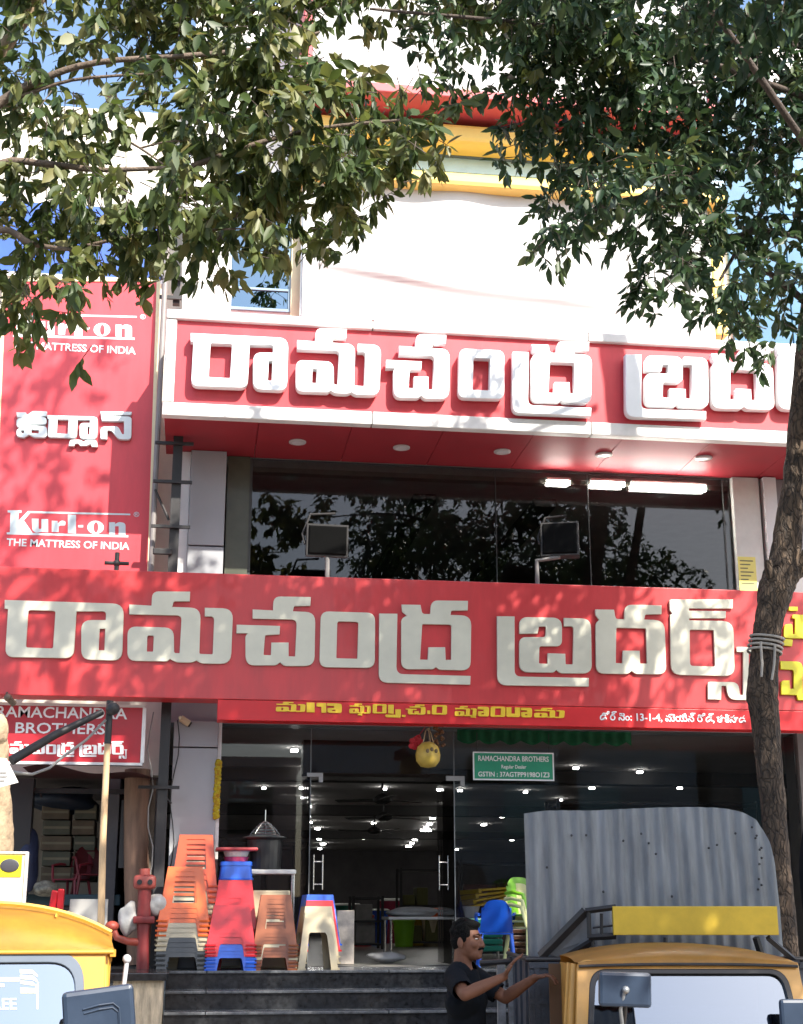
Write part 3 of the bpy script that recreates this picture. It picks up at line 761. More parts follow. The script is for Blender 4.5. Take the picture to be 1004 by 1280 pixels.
# ------------------------------------------------------------------ ground floor of the shop
xg0 = P(272, 1000, YG).x
zgt = zs0 + 0.05
w = MB()
xp0 = P(214, 1000, 13.85).x; xp1 = P(270, 1000, 13.85).x
zj = P(243, 935, 13.85).z
for a, b in ((FLOOR - 0.2, zj - 0.006), (zj + 0.006, zb0 - 0.002)):
    w.box((xp0, 13.8, a), (xp1, 14.3, b), bev=0.004)
w.build('pillar', GREY_ACP, shop)
w = MB(); w.box((xp1 + 0.002, 13.83, FLOOR), (xp1 + 0.035, 13.93, zb0 - 0.004)); w.build('door_jamb', TRIM, shop)
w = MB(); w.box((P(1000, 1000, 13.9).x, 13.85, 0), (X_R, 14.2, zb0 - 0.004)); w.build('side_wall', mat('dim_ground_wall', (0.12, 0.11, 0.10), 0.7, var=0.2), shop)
xd0 = P(388, 1000, YG).x; xd1 = P(568, 1000, YG).x; xd2 = P(998, 1000, YG).x
zt_d = P(470, 968, YG).z
def pane(a, b, c, d, nm, m=GL_DN, par=None):
    q = MB(); q.box((a, YG, c), (b, YG + 0.012, d)); return q.build(nm, m, par or shop)
pane(xp1 + 0.036, xd0 - 0.006, FLOOR, zgt, 'shop_window'); pane(xd1 + 0.006, xd2, FLOOR, zgt, 'shop_window')
pane(xd0 - 0.003, xd1 + 0.003, zt_d + 0.01, zgt, 'transom_glass')
# the two glass door leaves stand open inwards
for x, s in ((xd0, 1), (xd1, -1)):
    q = MB(); q.box((x - 0.006, YG + 0.03, FLOOR + 0.01), (x + 0.006, YG + 1.0, zt_d))
    dr = q.build('glass_door', GL_DN, shop)
    q = MB()
    hx = x + s * 0.05
    zz0 = P(397, 1112, YG).z; zz1 = P(397, 1068, YG).z
    for dx in (0.0, s * 0.085):
        q.tube([(hx + dx, YG + 0.1, zz0), (hx + dx, YG + 0.1, zz1)], 0.0065, 8)
    for f in (0.15, 0.8): q.tube([(hx, YG + 0.1, zz0 + (zz1 - zz0) * f), (hx + s * 0.085, YG + 0.1, zz0 + (zz1 - zz0) * f)], 0.007, 8)
    q.build('handle', STEEL, dr)
for (a, b, c, d) in ((384, 966, 404, 971), (558, 970, 581, 976)):
    x0_, x1_, z0_, z1_ = rect(a, b, c, d, 13.86)
    q = MB(); q.box((x0_, 13.86, z0_), (x1_, 13.895, z1_), bev=0.003); q.box((x1_ - 0.04, 13.861, z0_ - 0.05), (x1_, 13.894, z0_ + 0.004)); q.build('patch_fitting', mat('dull_fitting', (.32, .32, .31), .5, metal=.4), shop)
q = MB()
for px in (388, 568): 
    x = P(px, 1000, YG).x; q.box((x - 0.004, YG - 0.004, FLOOR), (x + 0.004, YG + 0.016, zgt))
q.build('glass_joint', mat('grey_glass_joint', (0.16, 0.17, 0.17), 0.4), shop)
# room
YB = 40.0
zc_ = zgt + 0.05
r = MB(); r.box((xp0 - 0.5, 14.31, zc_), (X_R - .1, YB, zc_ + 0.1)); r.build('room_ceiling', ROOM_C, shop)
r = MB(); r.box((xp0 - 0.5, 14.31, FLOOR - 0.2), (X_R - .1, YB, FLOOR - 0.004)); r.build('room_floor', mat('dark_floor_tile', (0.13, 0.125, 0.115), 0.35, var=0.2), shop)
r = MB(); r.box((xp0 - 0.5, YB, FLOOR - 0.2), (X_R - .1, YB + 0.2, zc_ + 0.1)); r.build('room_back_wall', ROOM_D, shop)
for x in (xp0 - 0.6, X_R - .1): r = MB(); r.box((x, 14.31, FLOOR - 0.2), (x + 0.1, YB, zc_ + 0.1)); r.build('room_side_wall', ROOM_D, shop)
r = MB()
for Y in (18.0, 24.0, 31.0):
    r.box((xp0 - 0.4, Y, zc_ - 0.16), (X_R + 5.9, Y + 0.3, zc_ - 0.002))
r.build('ceiling_beam', mat('dark_ceiling_beam', (0.055, 0.052, 0.05), 0.8), shop)
r = MB(); r.box((xd0 + 0.02, 15.2, P(470, 968, 15.2).z), (xd1 - 0.02, 15.5, zc_ - 0.002)); r.build('bulkhead', mat('dark_brown_bulkhead', (0.05, 0.032, 0.026), 0.6, var=0.2), shop)
# steps: black granite, nine risers
NST = 9; RIS = FLOOR / NST; TRD = 0.30
x_s0 = P(207, 1230, 12.8).x; x_s1 = P(1050, 1230, 12.8).x
tr = MB(); no = MB()
for i in range(NST):
    zt_ = FLOOR - i * RIS
    yb = 12.9 - i * TRD
    tr.box((x_s0, yb + (0.01 if i else 0.01), zt_ - RIS), (x_s1, 14.32 if i == 0 else yb + TRD + 0.009, zt_ - 0.022))
    xx = x_s0
    seams = [P(px, 1230, yb).x for px in (258, 486, 700, 870)]
    for a, b in zip([x_s0] + seams, seams + [x_s1]):
        no.box((a + 0.003, yb - 0.015, zt_ - 0.0215), (b - 0.003, 13.79 if i == 0 else yb + TRD, zt_), bev=0.004)
stp = tr.build('steps', GRANITE, shop)
no.build('nosing', GRANITE_EDGE, stp)
# beige stone plinth with a dark slab, left of the steps
pl = thing('stone_plinth', 'beige stone block under a dark slab at the left end of the steps', 'plinth', (P(185, 1250, 12.3).x, 12.3, 0))
a, b, c, d = rect(140, 1226, 205, 1290, 12.0)
q = MB(); q.box((a, 12.0, 0.13), (x_s0 - 0.01, 12.85, d)); q.build('cladding', STONE, pl)
q = MB(); q.box((a - 0.06, 11.94, d), (x_s0 + 0.03, 12.88, d + 0.06), bev=0.008); q.build('slab', GRANITE, pl)

# ------------------------------------------------------------------ ceiling lamps of the shop
def lamp(px, py, kind=0, ww=0.0):
    c = PZ(px, py, zc_ - 0.03)
    if c.y < 14.6 or c.y > 39.5: return
    global N_LAMP
    wpx = ww or 9
    hw = .68 * wpx / scale_at(c) / 2
    N_LAMP += 1
    q = MB(); q.box((c.x - hw * 1.15, c.y - hw * 1.1, zc_ - 0.022), (c.x + hw * 1.15, c.y + hw * 1.1, zc_ - 0.002), bev=0.004)
    t = thing('ceiling_lamp', 'small lit lamp in the two rows on the dark shop ceiling', 'lamp', (c.x, c.y, zc_), 'lit lamps on the shop ceiling')
    link_mesh('housing', q.mesh('lamp_housing'), mat('lamp_housing', (0.4, 0.4, 0.4), 0.5), t)
    q = MB(); q.box((c.x - hw, c.y - hw, zc_ - 0.045), (c.x + hw, c.y + hw, zc_ - 0.0225), bev=0.006)
    link_mesh('diffuser', q.mesh('lamp_diffuser'), LAMP_W, t)
N_LAMP = 0
for L in [(368, 938, 0, 13), (382, 961, 0, 6), (375, 972, 0, 11), (378, 985, 0, 10), (380, 997, 0, 9), (384, 1002), (386, 1008), (385, 1017), (385, 1021), (387, 1028), (397, 1036), (391, 1046), (404, 1055),
          (575, 988, 0, 8), (588, 979, 0, 7), (558, 1007, 0, 8), (554, 1011, 0, 5), (541, 1023, 0, 9), (537, 1030), (529, 1038), (536, 1038), (524, 1043), (531, 1047), (519, 1049), (511, 1058), (506, 1064), (497, 1070), (490, 1078),
          (492, 958, 0, 11), (480, 986, 0, 9), (473, 1018, 0, 8), (467, 1029, 0, 7), (605, 1031, 0, 9), (628, 1021, 0, 9), (588, 1045, 0, 8), (657, 990, 0, 7), (548, 1073), (571, 1062, 0, 6), (389, 1041, 0, 7), (399, 1049, 0, 7), (408, 1066, 0, 7), (400, 1061, 0, 6), (548, 1016, 0, 7), (533, 1034, 0, 7), (515, 1054, 0, 7), (501, 1067, 0, 7), (494, 1074, 0, 6), (700, 1000, 0, 8), (690, 1018, 0, 8), (740, 985, 0, 9), (455, 1048, 0, 6), (447, 1066, 0, 6), (330, 985, 0, 7), (338, 1010, 0, 6), (640, 1050, 0, 7), (720, 960, 0, 9), (800, 965, 0, 9), (850, 985, 0, 8)]:
    lamp(*L)
for px, py, lab in ((478, 999, 'nearest dark ceiling fan behind the entrance'), (480, 1021, 'second dark ceiling fan, just beyond the nearest one'), (468, 1038, 'farthest of the three dark ceiling fans behind the entrance')):
    c = PZ(px, py, zc_ - 0.35)
    t = thing('ceiling_fan', lab, 'fan', (c.x, c.y, c.z), 'ceiling fans in the shop')
    q = MB(); q.tube([(c.x, c.y, c.z), (c.x, c.y, zc_)], 0.015, 8); q.build('rod', DARK_STEEL, t)
    q = MB(); q.lathe((c.x, c.y, c.z - 0.06), [(0.06, 0), (0.12, 0.03), (0.12, 0.07), (0.05, 0.12)], 16); q.build('motor', DARK_STEEL, t)
    for k in range(3):
        an = 0.1 + k * 2.094 + px
        M = Matrix.Translation((c.x, c.y, c.z - 0.01)) @ Matrix.Rotation(an, 4, 'Z') @ Matrix.Rotation(0.15, 4, 'X')
        q = MB(); q.box((0.1, -0.065, -0.004), (0.62, 0.065, 0.004), M); q.build('blade', DARK_STEEL, t)
# tube lights of the first floor
for i, (pa, pb, py) in enumerate(((683, 713, 602.5), (738, 782, 604), (789, 886, 606.5))):
    a = PZ(pa, py, CE2 - 0.05); b = PZ(pb, py + 1, CE2 - 0.05)
    t = thing('tube_light', ['short lit tube light on the first floor ceiling, leftmost of the three', 'middle one of the three lit tube lights on the first floor ceiling', 'longest lit tube light on the first floor ceiling, the right one'][i], 'tube light', ((a.x + b.x) / 2, a.y, CE2), 'tube lights on the first floor')
    y_ = a.y
    q = MB(); q.box((a.x, y_ - 0.03, CE2 - 0.03), (b.x, y_ + 0.03, CE2 - 0.003)); q.build('housing', ALU, t)
    q = MB(); q.tube([(a.x + 0.01, y_ - 0.01, CE2 - 0.055), (b.x - 0.01, y_ - 0.01, CE2 - 0.055)], 0.022 if i < 2 else 0.034, 10); q.build('tube', TUBE_W, t)

# ------------------------------------------------------------------ plastic stools, nested in stacks
def panel_mesh(b, t, h, style):
    """one sloping side of a stool: u -1..1 across, v 0..1 up; stands at -y"""
    if style == 'slotted':
        L = [[(-1, 0), (-.62, 0), (-.56, .24, .05), (.56, .24, .05), (.62, 0), (1, 0), (1, 1), (-1, 1)], [(-.56, .34, .02), (.56, .34, .02), (.54, .73, .02), (-.54, .73, .02)], [(-.54, .78), (.54, .78), (.54, .82), (-.54, .82)], [(-.54, .87), (.54, .87), (.54, .91), (-.54, .91)]]
    elif style == 'solid':
        L = [[(-1, 0), (-.55, 0), (-.5, .3, .08), (.5, .3, .08), (.55, 0), (1, 0), (1, 1), (-1, 1)], [(-.32, .56), (.32, .56), (.32, .64), (-.32, .64)]]
    else:
        L = [[(-1, 0), (-.66, 0), (-.6, .72, .15), (.6, .72, .15), (.66, 0), (1, 0), (1, 1), (-1, 1)]]
    L = [fillet(q, 4) for q in L]
    # subdivide long edges a little is unnecessary: the panel is flat
    me = fill2d(L, 0.5)
    n = len(me.vertices); co = np.empty(n * 3); me.vertices.foreach_get('co', co); co = co.reshape(-1, 3)
    u, v, k = co[:, 0], co[:, 1], co[:, 2]
    half = b + (t - b) * v
    x = u * (half + 0.002); y = -half - (k + 0.5) * 0.006 + 0.003; z = v * h
    me.vertices.foreach_set('co', np.stack([x, y, z], 1).ravel()); me.update()
    # corner flange and foot lip
    bm = bmesh.new(); bm.from_mesh(me)
    def bx(lo, hi):
        r_ = bmesh.ops.create_cube(bm, size=1.0)
        for w_ in r_['verts']:
            w_.co = Vector([(lo[i] + hi[i]) / 2 + w_.co[i] * (hi[i] - lo[i]) for i in range(3)])
    for s in (-1, 1):
        a_, c_ = sorted((s * (b + 0.006), s * b * 0.63))
        bx((a_, -b - 0.014, 0), (c_, -b - 0.002, 0.014))
    bm.to_mesh(me); bm.free()
    return me
STOOL_MESH = {}
def make_stool(b, t, h, style, material, name='plastic_stool'):
    key = (b, t, h, style)
    if key not in STOOL_MESH:
        q = MB(); q.box((-t - 0.004, -t - 0.004, h - 0.018), (t + 0.004, t + 0.004, h), bev=0.008)
        STOOL_MESH[key] = (panel_mesh(b, t, h, style), q.mesh('stool_seat'))
    pm, sm = STOOL_MESH[key]
    t_ = thing(name, 'stool', 'stool')
    def sub(nm, me, rz):
        m2 = me.copy() if False else me
        o = bpy.data.objects.new(nm, m2); COL.objects.link(o); o.parent = t_; o.rotation_euler = (0, 0, rz)
        if len(m2.materials) == 0: m2.materials.append(None)
        o.material_slots[0].link = 'OBJECT'; o.material_slots[0].material = material
        return o
    sub('seat', sm, 0)
    for k in range(4): sub('side_panel', pm, k * math.pi / 2)
    return t_
GRP = 'stacked plastic stools on the shop steps'
def stack(px, pybase, Y, layers, b, t, h, style, pitch, where, group, rz=0.0, drift=(0, 0)):
    """layers from the bottom: list of (material, colour word)"""
    base = P(px, pybase, Y); base.z = FLOOR
    protos = {}
    runs = []
    for i, (m, cw) in enumerate(layers):
        if m.name not in protos:
            o = make_stool(b, t, h, style, m); protos[m.name] = o
        else:
            o = dup(protos[m.name])
        o.location = base + Vector((drift[0] * i + random.uniform(-.003, .003), drift[1] * i + random.uniform(-.003, .003), i * pitch))
        o.rotation_euler = (0, 0, rz + random.uniform(-0.02, 0.02))
        n = len(layers); k = n - i
        ordn = {1: 'topmost', 2: 'second from top', 3: 'third from top', 4: 'fourth from top', 5: 'fifth from top', 6: 'sixth from top', 7: 'seventh from top', 8: 'eighth from top', 9: 'ninth from top', 10: 'tenth from top', 11: 'eleventh from top', 12: 'twelfth from top', 13: 'thirteenth from top', 14: 'fourteenth from top', 15: 'fifteenth from top', 16: 'sixteenth from top'}
        o['label'] = '%s stool, %s of %s' % (cw, 'bottom one' if i == 0 else ordn[k], where)
        o['category'] = 'stool'; o['group'] = group
def run(*a):
    out = []
    for n, m, c in a: out += [(m, c)] * n
    return out
stack(226, 1213, 13.16, run((4, PL_BK, 'charcoal'), (3, PL_BE, 'beige'), (4, PL_OR, 'orange')), .215, .145, .46, 'slotted', .040, 'the front orange stack by the grey pillar', 'stools in the front orange stack', 0.03)
stack(240, 1213, 13.62, run((5, PL_BE, 'beige'), (5, PL_RO, 'red orange'), (2, PL_BE, 'beige'), (4, PL_RO, 'red orange')), .20, .145, .46, 'slotted', .0465, 'the tall red orange stack behind', 'stools in the rear red orange stack', -0.02)
stack(287, 1213, 13.13, run((4, PL_BL, 'blue'), (4, PL_RD, 'red')), .205, .150, .34, 'solid', .0285, 'the short red and blue stack', 'stools in the short red and blue stack')
stack(291, 1213, 13.56, run((9, PL_RD, 'red')), .20, .145, .44, 'solid', .040, 'the taller red stack behind', 'stools in the taller red stack')
stack(342, 1213, 13.14, run((3, PL_BR, 'brown'), (1, PL_BE, 'beige'), (4, PL_BR, 'brown')), .185, .125, .43, 'slotted', .028, 'the brown stack in the middle', 'stools in the brown stack')
# tilted arched stools
stack(393, 1213, 13.16, run((3, PL_BE, 'beige'), (1, PL_RD, 'red'), (1, PL_BL, 'blue')), .175, .115, .43, 'open', .050, 'the arch legged stack beside the entrance', 'stools in the arch legged stack', 0.10, drift=(0.007, 0.024))

# upturned blue tub, bowls and tray on top of the taller red stack
bx_ = P(291, 1213, 13.56).x
tz = FLOOR + 8 * .040 + .44
def sq_ring(h_, z, n=6):
    return [(bx_ + a_, 13.56 + b_, z) for a_, b_ in rounded_sq(h_)]
def rounded_sq(h_): return fillet([(-h_, -h_, h_ * .35), (h_, -h_, h_ * .35), (h_, h_, h_ * .35), (-h_, h_, h_ * .35)], 5)
q = MB(); q.loft([sq_ring(.158, tz + .002), sq_ring(.158, tz + .016), sq_ring(.150, tz + .017), sq_ring(.138, tz + .125), sq_ring(.146, tz + .126), sq_ring(.143, tz + .158), sq_ring(.13, tz + .164)])
tag(q.build('plastic_tub', PL_BL, at=(bx_, 13.56, tz), smooth=.6), 'upturned blue tub on top of the taller red stool stack', 'tub')
tz += .164
q = MB(); q.lathe((bx_, 13.56, tz + 0.002), [(0.10, 0), (0.115, 0.035), (0.12, 0.04), (0.112, 0.04), (0.09, 0.01)], 20); tag(q.build('plastic_bowl', plastic('pink_red_plastic', (0.45, 0.05, 0.10)), at=(bx_, 13.56, tz)), 'small pinkish red bowl on the upturned blue tub', 'bowl')
q = MB(); q.lathe((bx_, 13.56, tz + 0.042), [(0.10, 0), (0.115, 0.045), (0.125, 0.05), (0.115, 0.05), (0.09, 0.01)], 20); tag(q.build('plastic_bowl', PL_WH, at=(bx_, 13.56, tz + 0.042)), 'white bowl on the pinkish bowl, under the red tray', 'bowl')
q = MB(); q.box((bx_ - 0.19, 13.4, tz + 0.094), (bx_ + 0.19, 13.75, tz + 0.122), bev=0.01); tag(q.build('plastic_tray', mat('faded_red_tray', (0.36, 0.04, 0.045), 0.4), at=(bx_, 13.56, tz + 0.094)), 'faded red tray lying on top of the white bowl', 'tray')

# beige table standing on edge behind the brown stack
bt = thing('table_top', 'beige plastic table top standing on edge behind the brown stools', 'table', (P(340, 1213, 13.5).x, 13.5, FLOOR))
a, b, c, d = rect(314, 1113, 362, 1213, 13.45); q = MB(); q.box((a, 13.45, FLOOR), (b, 13.49, d), bev=0.012); q.build('top', PL_BE, bt)
q = MB(); q.box((a + .02, 13.4905, FLOOR + .02), (b - .02, 13.51, d - .03)); q.build('rib', PL_BE, bt)
# white table with swivel legs and the wire domed black cover on it
wt = thing('display_table', 'white rimmed table carrying the black wire domed cooker behind the brown stools', 'table', (P(338, 1213, 13.68).x, 13.68, FLOOR))
a, b, c, d = rect(309, 1087, 370, 1093, 13.62)
q = MB(); q.box((a, 13.56, c), (b, 13.86, d), bev=0.012); q.build('top', PL_WH, wt)
for x in (a + .02, b - .02):
    for y in (13.6, 13.83):
        q = MB(); q.tube([(x, y, FLOOR), (x, y, c)], 0.012, 8); q.build('leg', STEEL, wt)
cx_ = P(331, 1060, 13.7).x
cv = thing('domed_cover', 'black drum with a wide brim and wire dome standing on the white rimmed table', 'cover', (cx_, 13.71, d))
zr = P(331, 1048, 13.7).z; zp = P(331, 1026, 13.7).z
q = MB(); q.lathe((cx_, 13.71, d), [(0.15, 0), (0.165, zr - d - 0.02), (0.20, zr - d)], 24); q.build('drum', BLACK_PL, cv)
q = MB(); q.lathe((cx_, 13.71, zr), [(0.20, 0), (0.205, 0.008), (0.12, 0.03)], 24); q.build('brim', mat('dark_grey_rim', (0.05, 0.055, 0.055), 0.4), cv)
q = MB()
H = zp - zr
for k in range(5):
    f = k / 5
    rr = 0.14 * math.sqrt(1 - f * f * 0.9) * (1 - f * 0.45)
    ring = [(cx_ + rr * math.cos(t * math.pi / 12), 13.71 + rr * math.sin(t * math.pi / 12), zr + 0.03 + f * (H - 0.03)) for t in range(25)]
    q.tube(ring, 0.003, 5, cap=False)
for k in range(8):
    an = k * math.pi / 4
    q.tube([(cx_ + 0.14 * math.cos(an) * (1 - f) ** .7, 13.71 + 0.14 * math.sin(an) * (1 - f) ** .7, zr + 0.03 + f * (H - 0.03)) for f in (0, .25, .5, .75, 1)], 0.0025, 5)
q.tube([(cx_, 13.71, zr + H), (cx_, 13.71, zr + H + 0.10)], 0.004, 6)
q.build('wire_dome', STEEL, cv)
# plain shiny steel sheeting behind the entrance, right of the arch legged stools
q = MB(); a, b, c, d = rect(421, 1138, 443, 1195, 14.6); q.box((a, 14.6, FLOOR), (b, 14.66, d), bev=0.005)
tag(q.build('steel_sheeting', mat('brushed_steel_sheet', (0.62, 0.55, 0.48), 0.3, metal=0.7, var=0.3, scale=7), at=((a + b) / 2, 14.63, FLOOR)), 'small shiny steel cabinet standing just inside the entrance', 'sheeting')

# ------------------------------------------------------------------ left stall and the neighbour's house
nbx1 = X_L - 0.02
ng = thing('neighbour_house', 'pale plastered house wall with an open stall on its ground floor, left of the showroom', 'house', (-6, 14.3, 0))
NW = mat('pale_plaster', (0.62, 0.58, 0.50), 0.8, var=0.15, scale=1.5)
zst = P(100, 968, 14.3).z
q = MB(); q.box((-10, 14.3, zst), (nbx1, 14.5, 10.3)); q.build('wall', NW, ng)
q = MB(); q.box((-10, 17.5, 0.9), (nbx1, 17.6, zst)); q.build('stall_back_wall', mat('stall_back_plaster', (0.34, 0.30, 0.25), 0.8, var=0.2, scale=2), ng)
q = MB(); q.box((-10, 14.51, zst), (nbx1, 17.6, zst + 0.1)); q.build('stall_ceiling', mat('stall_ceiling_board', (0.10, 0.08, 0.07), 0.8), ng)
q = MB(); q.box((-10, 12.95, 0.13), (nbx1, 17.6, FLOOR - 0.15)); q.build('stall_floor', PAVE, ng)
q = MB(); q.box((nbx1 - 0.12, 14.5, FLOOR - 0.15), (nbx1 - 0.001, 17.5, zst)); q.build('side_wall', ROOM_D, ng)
# blue hoarding above the mattress sign
bh = thing('blue_hoarding', 'blue hoarding panel with a white edge above the tall red mattress sign', 'hoarding', (P(90, 340, 14.1).x, 14.1, P(90, 345, 14.1).z))
a, b, c, d = rect(-60, 255, 204, 344, 14.1)
q = MB(); q.box((a, 14.1, c), (b, 14.16, d)); q.build('panel', mat('blue_print', (0.035, 0.10, 0.40), 0.45, var=0.2, scale=1.2), bh)
q = MB(); q.box((a, 14.07, c - 0.045), (b + 0.03, 14.19, c)); q.box((b, 14.07, c + 0.002), (b + 0.03, 14.19, d)); q.build('frame', TRIM, bh)

# black steel post frame between mattress sign and showroom
sf = thing('steel_sign_frame', 'black steel post frame with short rungs between the mattress sign and the showroom pillar', 'frame', (P(203, 1000, 13.5).x, 13.5, 0.13))
px_ = P(203, 1000, 13.5).x
q = MB(); q.box((px_ - 0.045, 13.46, 0.13), (px_ + 0.045, 13.55, P(214, 520, 13.5).z)); q.build('post', DARK_STEEL, sf)
x2 = P(203, 420, 13.6).x
q = MB(); q.tube([(x2, 13.6, P(200, 716, 13.6).z), (x2, 13.6, P(206, 300, 13.6).z)], 0.028, 10); q.build('pipe', mat('grey_pipe', (0.22, 0.20, 0.19), 0.5), sf)
x3 = P(222, 355, 13.7).x
q = MB(); q.box((x3 - 0.04, 13.68, P(222, 380, 13.7).z), (x3 + 0.03, 13.76, P(222, 290, 13.7).z)); q.build('post', DARK_STEEL, sf)
q = MB()
for py in (556, 604, 660, 985):
    z = P(205, py, 13.5).z; k_ = MB(); k_.box((px_ - 0.22, 13.425, z - 0.014), (px_ + 0.15, 13.458, z + 0.014)); k_.build('rung', DARK_STEEL, sf)
for py in (348, 372): 
    z = P(212, py, 13.65).z; k_ = MB(); k_.box((x2 - 0.05, 13.63, z - 0.018), (x3 + 0.05, 13.66, z + 0.018)); k_.build('rung', DARK_STEEL, sf)
q.tube([P(194, 612, 13.52), P(211, 650, 13.52)], 0.014, 6); q.build('brace', DARK_STEEL, sf); q = MB(); q.tube([P(196, 985, 13.52), P(214, 1005, 13.52)], 0.014, 6); q.build('brace', DARK_STEEL, sf)
q = MB(); q.box(P(203, 690, 13.46) - Vector((0.09, 0.03, 0.03)), P(203, 690, 13.46) + Vector((0.09, 0.0, 0.03)), bev=0.01); q.build('clamp', DARK_STEEL, sf)
# cables hanging down the grey pillar
def cable(pts, r, name, label, m=BLACK_PL):
    q = MB(); q.tube(pts, r, 6)
    o = q.build(name, m, smooth=4, at=pts[0]); tag(o, label, 'cable'); return o
random.seed(5)
pts = [P(222 + 4 * math.sin(i * 1.1) - i * 1.2, 900 + i * 22, 13.72) for i in range(14)]
cable(pts, 0.006, 'cable', 'thin dark cable hanging down the left edge of the ground floor grey pillar')
cable([P(188 + 4 * math.cos(i * 1.7) , 890 + i * 24, 13.44) for i in range(12)], 0.006, 'cable', 'thin grey cable running down beside the black steel post', mat('pale_cable', (0.2, 0.19, 0.18), 0.6))
# camera on the pillar
cc = P(228, 899, 13.74)
t = thing('security_camera', 'small cream security camera on the ground floor grey pillar', 'camera', cc)
q = MB(); q.tube([cc + Vector((-0.02, 0.06, 0.02)), cc + Vector((0.0, 0, 0))], 0.018, 8); q.build('bracket', CREAM, t)
M = Matrix.Translation(cc) @ Matrix.Rotation(0.5, 4, 'Z') @ Matrix.Rotation(0.35, 4, 'Y')
q = MB(); q.tube([M @ Vector((-0.02, 0, 0)), M @ Vector((0.07, -0.03, -0.02))], 0.032, 12); q.build('body', CREAM, t)
q = MB(); q.tube([M @ Vector((0.071, -0.031, -0.021)), M @ Vector((0.085, -0.036, -0.025))], 0.026, 12); q.build('lens', BLACK_PL, t)

# wooden pole with the black lamp arm
wp = thing('wooden_pole', 'slim pale wooden pole standing before the small red name board', 'pole', P(122, 1290, 12.4))
q = MB(); q.tube([P(121, 1300, 12.4), P(126, 1160, 12.4), P(129, 1040, 12.4), P(133, 960, 12.4), P(137, 880, 12.4)], [.032, .031, .029, .027, .025], 10, noise=0.03); q.build('shaft', WOOD, wp, smooth=1.2)
q = MB(); q.tube([P(134.5, 930, 12.4) , P(137.6, 876, 12.4)], .03, 10); q.ball(P(141, 886, 12.34), (.06, .05, .055), 12, 8); q.build('black_wrap', DARK_STEEL, wp, smooth=1.2)
ar = thing('lamp_arm', 'black diagonal arm reaching from the left edge up to the top of the wooden pole', 'arm', P(70, 918, 12.2))
q = MB(); q.tube([P(14, 951, 12.0), P(70, 918, 12.2), P(128, 890, 12.36)], [.04, .034, .026], 10); q.build('arm', DARK_STEEL, ar, smooth=1.2)
q = MB(); q.tube([P(14, 965, 11.9), P(40, 968, 12.0), P(62, 960, 12.1), P(80, 945, 12.2), P(108, 925, 12.3), P(132, 900, 12.36)], .012, 8); q.build('cable', mat('grey_cable', (0.25, 0.24, 0.22), 0.5), ar, smooth=4)

# small fittings on the signs
for (px, py, lab) in ((146, 704, 'small black cross shaped bracket on top of the lower sign board'),):
    c = P(px, py, YL + 0.1)
    q = MB(); q.tube([c + Vector((0, 0, -0.2)), c + Vector((0, 0, 0.10))], .022, 8); q.tube([c + Vector((-.11, 0, 0)), c + Vector((.11, 0, 0.0))], .018, 8); q.ball(c + Vector((.0, 0, 0.0)), .035, 10, 8)
    tag(q.build('bracket', DARK_STEEL, at=c), lab, 'bracket')
c = P(10, 872, YL - 0.06)
q = MB(); q.ball(c, (.035, .05, .035), 12, 8); q.tube([c, c + Vector((.05, 0.05, -.05))], .03, 8); q.tube([c, c + Vector((-.02, .06, .05))], .012, 6)
tag(q.build('light_fitting', mat('dark_rusty_fitting', (0.10, 0.07, 0.05), 0.6, var=0.4), at=c), 'small rusty light fitting at the lower left edge of the lower sign board', 'fitting')

# flood lights standing on the lower sign
def flood(px, py, pyb, lab, tilt, rz, wid=.36, hei=.27, stem_dx=0):
    c = P(px, py, YL + 0.12)
    t = thing('floodlight', lab, 'floodlight', c)
    M = Matrix.Translation(c) @ Matrix.Rotation(rz, 4, 'Z') @ Matrix.Rotation(tilt, 4, 'X')
    q = MB(); q.box((-wid / 2, -.05, -hei / 2), (wid / 2, .03, hei / 2), M, bev=0.015); q.build('housing', mat('floodlight_black', (0.006, 0.006, 0.006), 0.9, spec=.03), t)
    q = MB()
    e = .018
    q.box((-wid / 2 - e, -.03, -hei / 2 - e), (wid / 2 + e, .05, -hei / 2 - .001), M); q.box((-wid / 2 - e, -.03, hei / 2 + .001), (wid / 2 + e, .05, hei / 2 + e), M)
    q.box((-wid / 2 - e, -.03, -hei / 2), (-wid / 2 - .001, .05, hei / 2), M); q.box((wid / 2 + .001, -.03, -hei / 2), (wid / 2 + e, .05, hei / 2), M)
    q.build('frame', mat('grey_lamp_frame', (0.05, 0.048, 0.048), 0.7, spec=.1), t)
    b = P(px + stem_dx, pyb, YL + 0.12)
    q = MB(); q.tube([b, Vector((b.x, b.y, c.z - hei / 2 - .05)), M @ Vector((0, 0, -hei / 2 - .02))], .022, 8); q.build('stem', mat('grey_stem', (0.16, 0.15, 0.145), 0.6), t)
    q = MB(); q.tube([M @ Vector((-wid / 2 - .03, 0, -.04)), M @ Vector((-wid / 2 - .05, .04, .06)), M @ Vector((-wid / 2 + .02, .06, hei / 2 + .12)), M @ Vector((wid / 2 - .1, .06, hei / 2 + .14))], .012, 8); q.build('yoke', mat('grey_lamp_frame', (0, 0, 0)), t)
flood(409, 676, 730, 'black floodlight with a grey frame on a straight stem before the first floor window', 0.1, 0.05)
flood(700, 675, 735, 'tilted floodlight on a bent stem before the first floor window, right of centre', -0.25, -0.3, .33, .33, -28)

